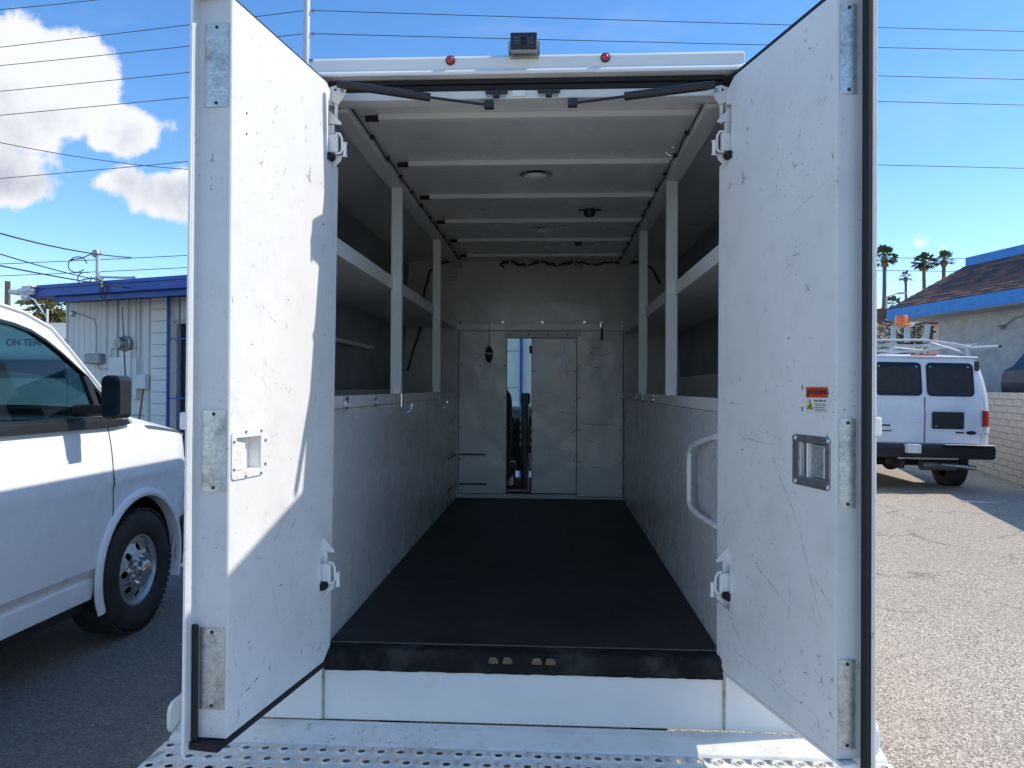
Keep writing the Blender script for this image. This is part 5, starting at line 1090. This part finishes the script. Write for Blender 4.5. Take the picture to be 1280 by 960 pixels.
m = MB(); m.tube([(-2.0, -.93, 3.46), (-.2, -.93, 3.45), (1.3, -.93, 3.35), (1.7, -.93, 3.15)], .02, 6); m.tube([(-.3, -.93, 3.45), (-.3, -.93, 2.95), (-.38, -.93, 2.86)], .018, 6); obj('wall_conduit', m, 'grey', sb, smooth=True)
obj('flood_lamp', MB().lathe([(.03, 0), (.07, .12), (.001, .13)], (1.62, -.9, 3.20), (.6, .5, -.6), 12), 'grey', sb)

# SUV behind the wall
sv = thing('parked_suv', 'dark navy sport utility vehicle parked behind the block wall at the right frame edge', 'car', tuple(CW(11.80, 15.4, .93)), radians(0))
sv.rotation_euler = (0, 0, radians(-84)); FR[sv] = Matrix.Translation(CW(11.80, 15.4, .93)) @ Matrix.Rotation(radians(-84), 4, 'Z')
# local +y forwards; tail towards the wall corner
bodyp = [(-1.05, .35), (-1.08, .75), (-1.0, 1.02), (-.82, 1.10), (-.40, 1.62), (-.2, 1.70), (1.6, 1.68), (2.3, 1.15), (3.3, 1.0), (3.5, .8), (3.5, .35), (3.05, .35)] + [(2.68 + .38 * cos(a), .36 + .38 * sin(a)) for a in [radians(10 + 16 * i) for i in range(11)]] + [(.35, .33)] + [(-.08 + .38 * cos(a), .36 + .38 * sin(a)) for a in [radians(8 + 16.4 * i) for i in range(11)]]
m = MB(); m.plate(bodyp, [], -.92, .92, lambda a, b, t: (t * (1 - .14 * max(0, b - 1.05)), a, b)); obj('car_body', m, 'navy', sv, bev=.05)
for s in (-1, 1):
    for pg in ([(-.62, 1.14), (-.32, 1.56), (.35, 1.6), (.35, 1.14)], [(.42, 1.14), (.42, 1.6), (1.5, 1.58), (2.05, 1.16)]):
        obj('side_window', MB().plate(pg, [], 0, .008, lambda a, b, t, s=s: (s * (.925 + t - .13 * max(0, b - 1.05)), a, b)), 'darkglass', sv)
    obj('chrome_strip', MB().box(*sorted((s * .915, s * .928)), -.95, 2.1, .965, .985), 'chrome', sv)
    obj('arch_trim', MB().tube([(s * .93, -.08 + .41 * cos(a), .36 + .41 * sin(a)) for a in [pi * i / 12 for i in range(13)]], .035, 8), 'blackplastic', sv, smooth=True)
    obj('rear_lamp', MB().plate([(-1.06, .86), (-.99, 1.0), (-.8, 1.03), (-.8, .9)], [], 0, .01, lambda a, b, t, s=s: (s * (.92 + t), a, b)), 'red', sv, bev=.004)
    wheel(sv, s * .80, -.08, .35, s, False); wheel(sv, s * .80, 2.68, .35, s, False)

# ================================================================ VEGETATION
def fan_palm(label, x, y, H, tr, cr, leafm='palm', n=60, droop=.5, seed=0, skirt=True, cat='palm tree', z=0, group=None):
    R = random.Random(seed); t = thing('fan_palm', label, cat, (x, y, z), 0, group)
    m = MB(); pts = [(.03 * H * .1 * sin(i * .8 + seed), 0, H * i / 10) for i in range(11)]; m.tube(pts, [tr * (1.35 - .5 * i / 10) for i in range(11)], 10); obj('trunk', m, 'bark', t, smooth=True)
    top_ = Vector(pts[-1])
    if skirt: obj('frond_skirt', MB().lathe([(tr * .8, -cr * .7), (tr * 1.5, -cr * .5), (tr * 1.8, -cr * .22), (tr * 1.0, .05)], top_, (0, 0, 1), 12), 'skirt', t, smooth=True)
    m = MB()
    for i in range(n):
        az = i * 2.39996 + R.uniform(-.2, .2); el = radians(R.uniform(-38, 85)); L1 = cr * R.uniform(.45, .7)
        d = Vector((cos(az) * cos(el), sin(az) * cos(el), sin(el))); c = top_ + d * L1; side = d.cross(Vector((0, 0, 1))); side = side.normalized() if side.length > .05 else Vector((1, 0, 0)); up = side.cross(d)
        m.tube([top_, c], cr * .012, 4)
        for k in range(9):
            a = radians(-72 + 18 * k + R.uniform(-5, 5)); l2 = cr * R.uniform(.38, .55) * (1 - .25 * abs(k - 4) / 4)
            dd = (d * cos(a) + side * sin(a)).normalized(); tip = c + dd * l2 + Vector((0, 0, -droop * l2 * R.uniform(.3, 1))); mid = c + dd * l2 * .55; wv = up.cross(dd).normalized() * l2 * .15
            m.add([c, mid + wv, tip, mid - wv], [(0, 1, 2), (0, 2, 3)])
    obj('crown', m, leafm, t)
    return t
gp = 'fan palms beyond the shingled roof'
fan_palm('tall fan palm with a full wide crown, nearest the truck door', 44.6, 102.5, 19.3, .26, 1.75, seed=1, group=gp)
fan_palm('thin short-crowned fan palm, second from the truck door', 52.3, 113, 18.2, .20, 1.1, n=20, seed=2, group=gp, droop=.2)
fan_palm('fan palm with ragged crown between the thin palm and the roof ridge', 50.0, 102.8, 18.6, .24, 1.55, seed=3, group=gp)
fan_palm('fan palm with a thick dry skirt, standing just over the blue parapet', 52.7, 103, 19.0, .26, 1.4, seed=4, group=gp, droop=.1)
fan_palm('small distant fan palm low behind the tall ones at the right', 73.0, 164, 19.5, .5, 2.6, seed=5, n=22, group=gp)
fan_palm('bushy yellow-green fan palm behind the roof of the left van', -34.8, 49.8, 6.7, .3, 2.0, 'palmyel', n=90, seed=6, skirt=False, group='palms at the left')
fan_palm('small fan palm far off between the van roof and the blue-trimmed office', -39.9, 57.9, 6.7, .28, 1.35, 'palm', n=30, seed=7, group='palms at the left')
def tree(name, label, x, y, H, W_, n=1600, seed=0, mat='bush'):
    R = random.Random(seed); t = thing(name, label, 'tree', (x, y, 0))
    m = MB(); m.tube([(0, 0, 0), (.05, 0, H * .3), (.0, .1, H * .6)], [.16, .12, .06], 8)
    for k in range(6): a = k * 1.1; m.tube([(0, 0, H * (.25 + .05 * k)), (cos(a) * W_ * .4, sin(a) * W_ * .4, H * (.5 + .06 * k))], [.07, .02], 6)
    obj('trunk', m, 'bark', t, smooth=True)
    m = MB(); cl = [(R.uniform(-.6, .6) * W_, R.uniform(-.6, .6) * W_, H * R.uniform(.35, .85), R.uniform(.25, .5) * W_) for _ in range(14)]
    for i in range(n):
        cx, cy, cz, r = R.choice(cl); v = Vector((R.gauss(0, 1), R.gauss(0, 1), R.gauss(0, 1))).normalized() * r * R.random() ** .4; c = Vector((cx, cy, cz)) + v * Vector((1, 1, .7)).length / 1.5
        a = Vector((R.gauss(0, 1), R.gauss(0, 1), R.gauss(0, 1))).normalized() * R.uniform(.06, .13); b = a.orthogonal().normalized() * .05; m.add([c - a, c + b, c + a, c - b], [(0, 1, 2, 3)])
    obj('crown', m, mat, t); return t
tree('olive_tree', 'loose grey-green tree behind the roof rack of the cargo van', 12.6, 28.0, 4.3, 1.7, 3200, 11)
tree('street_tree', 'low dark shrub-like tree under the tall palms by the pink house', 21.0, 46.0, 6.0, 1.6, 2200, 12)
# pink house far right
ph = thing('pink_house', 'pale pink house with a dark roof far beyond the cargo van', 'house', (21.5, 51.0, 0))
obj('wall', MB().box(-5, 6, 0, 8, 0, 5.9), plain('pink_stucco', (.62, .40, .35), .9, var=.08), ph)
obj('roof', MB().plate([(-5.4, 5.9), (6.4, 5.9), (5, 6.9), (-4, 6.9)], [], -.4, 8.4, XZ(0)), 'shingle', ph)
# low far houses and the line of trees that closes the horizon
def far_row():
    R = random.Random(21)
    for i, (x, y, w_, h, lab) in enumerate(((-60, 120, 30, 5, 'wide low tan block far away behind the palms on the left'), (5, 150, 40, 6, 'wide low building straight ahead beyond the truck, hidden by its body'), (95, 140, 36, 6, 'wide low building far right behind the shingled roof'))):
        t = thing('far_building', lab, 'building', (x, y, 0)); obj('wall', MB().box(-w_ / 2, w_ / 2, 0, 14, 0, h), 'stucco_tempe', t); obj('roof', MB().box(-w_ / 2 - .5, w_ / 2 + .5, -.5, 14.5, h + .002, h + .4), 'grey', t)
far_row()
m = MB(); R = random.Random(31)
for i in range(9000):
    a = R.uniform(-1.2, 1.25); d = R.uniform(190, 260); h = 3.5 + 3.0 * abs(sin(a * 17)) + 2 * abs(sin(a * 41)); c = Vector((d * sin(a), d * cos(a), R.uniform(0, h))); s = R.uniform(.6, 1.5)
    u = Vector((R.gauss(0, 1), R.gauss(0, 1), R.gauss(0, 1))).normalized() * s; v = u.orthogonal().normalized() * s * .7; m.add([c - u, c + v, c + u, c - v], [(0, 1, 2, 3)])
tag(obj('distant_trees', m, 'bush'), 'dark green line of distant trees along the horizon', 'trees', kind='stuff')

# ================================================================ POWER LINES
pp = thing('transmission_pole', 'tall pale steel power pole rising behind the left rear door with insulators', 'pole', (-14.88, 44.26, 0))
obj('shaft', MB().tube([(0, 0, 0), (0, 0, 14), (0, 0, 30)], [.34, .27, .17], 16), 'polewhite', pp, smooth=True)
for i, (z, dx) in enumerate(((24.3, .45), (22.9, .45), (21.3, .35), (19.7, .35))):
    a = obj('insulator', MB().tube([(.15, 0, z - .1), (dx, 0, z)], .05, 8), 'polewhite', pp, smooth=True)
    obj('disc', MB().lathe([(.02, 0), (.09, .03), (.02, .06), (.09, .09), (.02, .12), (.09, .15), (.02, .18)], (dx - .05, 0, z - .1), (0, 0, 1), 10), 'grey', a)
def wire(pts, sag, r, label, cat='cable'):
    P_ = []
    for a, b in zip(pts[:-1], pts[1:]):
        a, b = Vector(a), Vector(b)
        for i in range(16): t = i / 16; P_.append(a.lerp(b, t) - Vector((0, 0, 4 * sag * t * (1 - t))))
    P_.append(Vector(pts[-1])); tag(obj('power_line', MB().tube(P_, r, 5), 'wire', smooth=True), label, cat, 'overhead power lines')
PL_ = (-14.88, 44.26)
for z, l, r, d in ((24.34, (-37.08, 47.96), (29.79, 48.60), 'topmost'), (22.93, (-36.77, 47.58), (29.52, 48.16), 'second highest'), (21.32, (-36.95, 47.84), (29.83, 48.66), 'third highest'), (19.77, (-37.05, 47.99), (29.94, 48.85), 'fourth highest'), (15.83, (-37.86, 49.08), (30.13, 49.14), 'lowest')):
    a = (PL_[0] + (l[0] - PL_[0]) * 2.2, PL_[1] + (l[1] - PL_[1]) * 2.2, z); b = (PL_[0] + (r[0] - PL_[0]) * 2.0, PL_[1] + (r[1] - PL_[1]) * 2.0, z)
    wire([a, (*PL_, z), b], .12, .024, d + ' of the five long power lines crossing the sky on the pale pole')
wire([(-45.6, 37.8, 21.3), (-32.7, 42.3, 23.78), (-28.26, 44.54, 25.42), (-15, 51, 30.5)], .02, .024, 'power line cutting the upper left corner of the sky')
wire([(-22, 12, 6.8), (-14.79, 19.23, 8.04), (-11.56, 23.4, 8.50), (-3, 34, 10)], .10, .012, 'thin slack cable crossing the sky below the big cloud')
wire([(-6.2, 3.0, 2.9), (-6.59, 8.65, 3.34), (-6.85, 11.9, 3.62)], .05, .010, 'slack service drop running down to the mast on the blue roof edge')
wire([(-6.0, 3.0, 2.9), (-6.59, 8.65, 3.09), (-7.14, 11.63, 3.19)], .02, .008, 'upper of two thin cables running to the blue roof edge above the van')
wire([(-6.3, 3.0, 2.75), (-6.59, 8.65, 2.95), (-6.75, 11.85, 3.10)], .02, .010, 'lower of two thin cables running to the blue roof edge above the van')
wire([(-60, 56.9, 10.5), (-44.45, 57.7, 11.3), (-28.66, 58.5, 12.1), (0, 60, 13.6)], .02, .03, 'upper faint power line low over the blue office roof')
wire([(-60, 56.9, 9.6), (-44.44, 57.7, 10.33), (-28.65, 58.5, 11.12), (0, 60, 12.6)], .02, .03, 'lower faint power line low over the blue office roof')
wire([(20, 111, 21.1), (47.9, 112.7, 21.08), (69.7, 113.9, 20.96), (100, 115, 20.9)], .02, .05, 'upper power line passing behind the fan palms on the right')
wire([(20, 111, 19.2), (47.9, 112.7, 19.19), (69.7, 113.9, 19.07), (100, 115, 19)], .02, .05, 'lower power line passing behind the fan palms on the right')
up_ = thing('wooden_utility_pole', 'thin dark utility pole top at the far left over the van roof', 'pole', (-43.8, 57.7, 0))
obj('shaft', MB().tube([(0, 0, 0), (0, 0, 9.9)], [.26, .20], 8), 'bark', up_, smooth=True)
lp_ = thing('street_lamp', 'slim street lamp between the yellow palm and the office roof edge', 'lamp', (-33.5, 47.8, 0))
obj('shaft', MB().tube([(0, 0, 0), (0, 0, 6.6)], [.09, .07], 8), 'polewhite', lp_, smooth=True)
obj('lamp_arm', MB().tube([(0, 0, 6.0), (-.9, 0, 7.2), (-1.8, 0, 7.7)], .05, 6).box(-2.3, -1.8, -.1, .1, 7.65, 7.78), 'polewhite', lp_, smooth=True)
lr = thing('street_lamp', 'street lamp head poking out beside the right door edge under the palms', 'lamp', (27.0, 61.5, 0))
obj('shaft', MB().tube([(0, 0, 0), (0, 0, 9.0)], [.12, .08], 8), 'polewhite', lr, smooth=True)
obj('lamp_arm', MB().tube([(0, 0, 9.0), (.9, 0, 9.3)], .05, 6).box(.9, 1.5, -.12, .12, 9.22, 9.38), 'polewhite', lr, smooth=True)
R = random.Random(99); m = MB()
for _ in range(3200):
    if R.random() < .8: x, y = R.uniform(1.25, 6.5), R.uniform(1.6, 10)
    else: x, y = R.uniform(-2.4, -1.1), R.uniform(1.6, 8)
    r = R.uniform(.002, .006) * (1 + (R.random() < .04)); a = R.uniform(0, 6.28)
    vs = [(x + r * R.uniform(.7, 1.3) * cos(a + k * 1.571), y + r * R.uniform(.7, 1.3) * sin(a + k * 1.571), r * R.uniform(.0, .5)) for k in range(4)] + [(x, y, r * 1.1), (x, y, -.002)]
    m.add(vs, [(0, 1, 4), (1, 2, 4), (2, 3, 4), (3, 0, 4)])
tag(obj('loose_gravel', m, plain('gravel_chips', (.42, .37, .30), .9, var=.5, vs=25)), 'loose grit and small stones scattered over the asphalt yard', 'gravel', kind='stuff')
# small litter
tag(obj('wheel_stop_strip', MB().box(7.1, 7.5, 11.6, 11.68, .0, .012), 'concrete'), 'thin pale strip lying on the pavement in the shade right of the van', 'strip')
tag(obj('cable_scrap', MB().tube([(5.6 + .6 * i / 10, 10.35 - .12 * sin(pi * i / 10), .008) for i in range(11)], .008, 6), 'sign_wht', smooth=True), 'curved white cable scrap lying on the sunlit pavement behind the van', 'scrap')
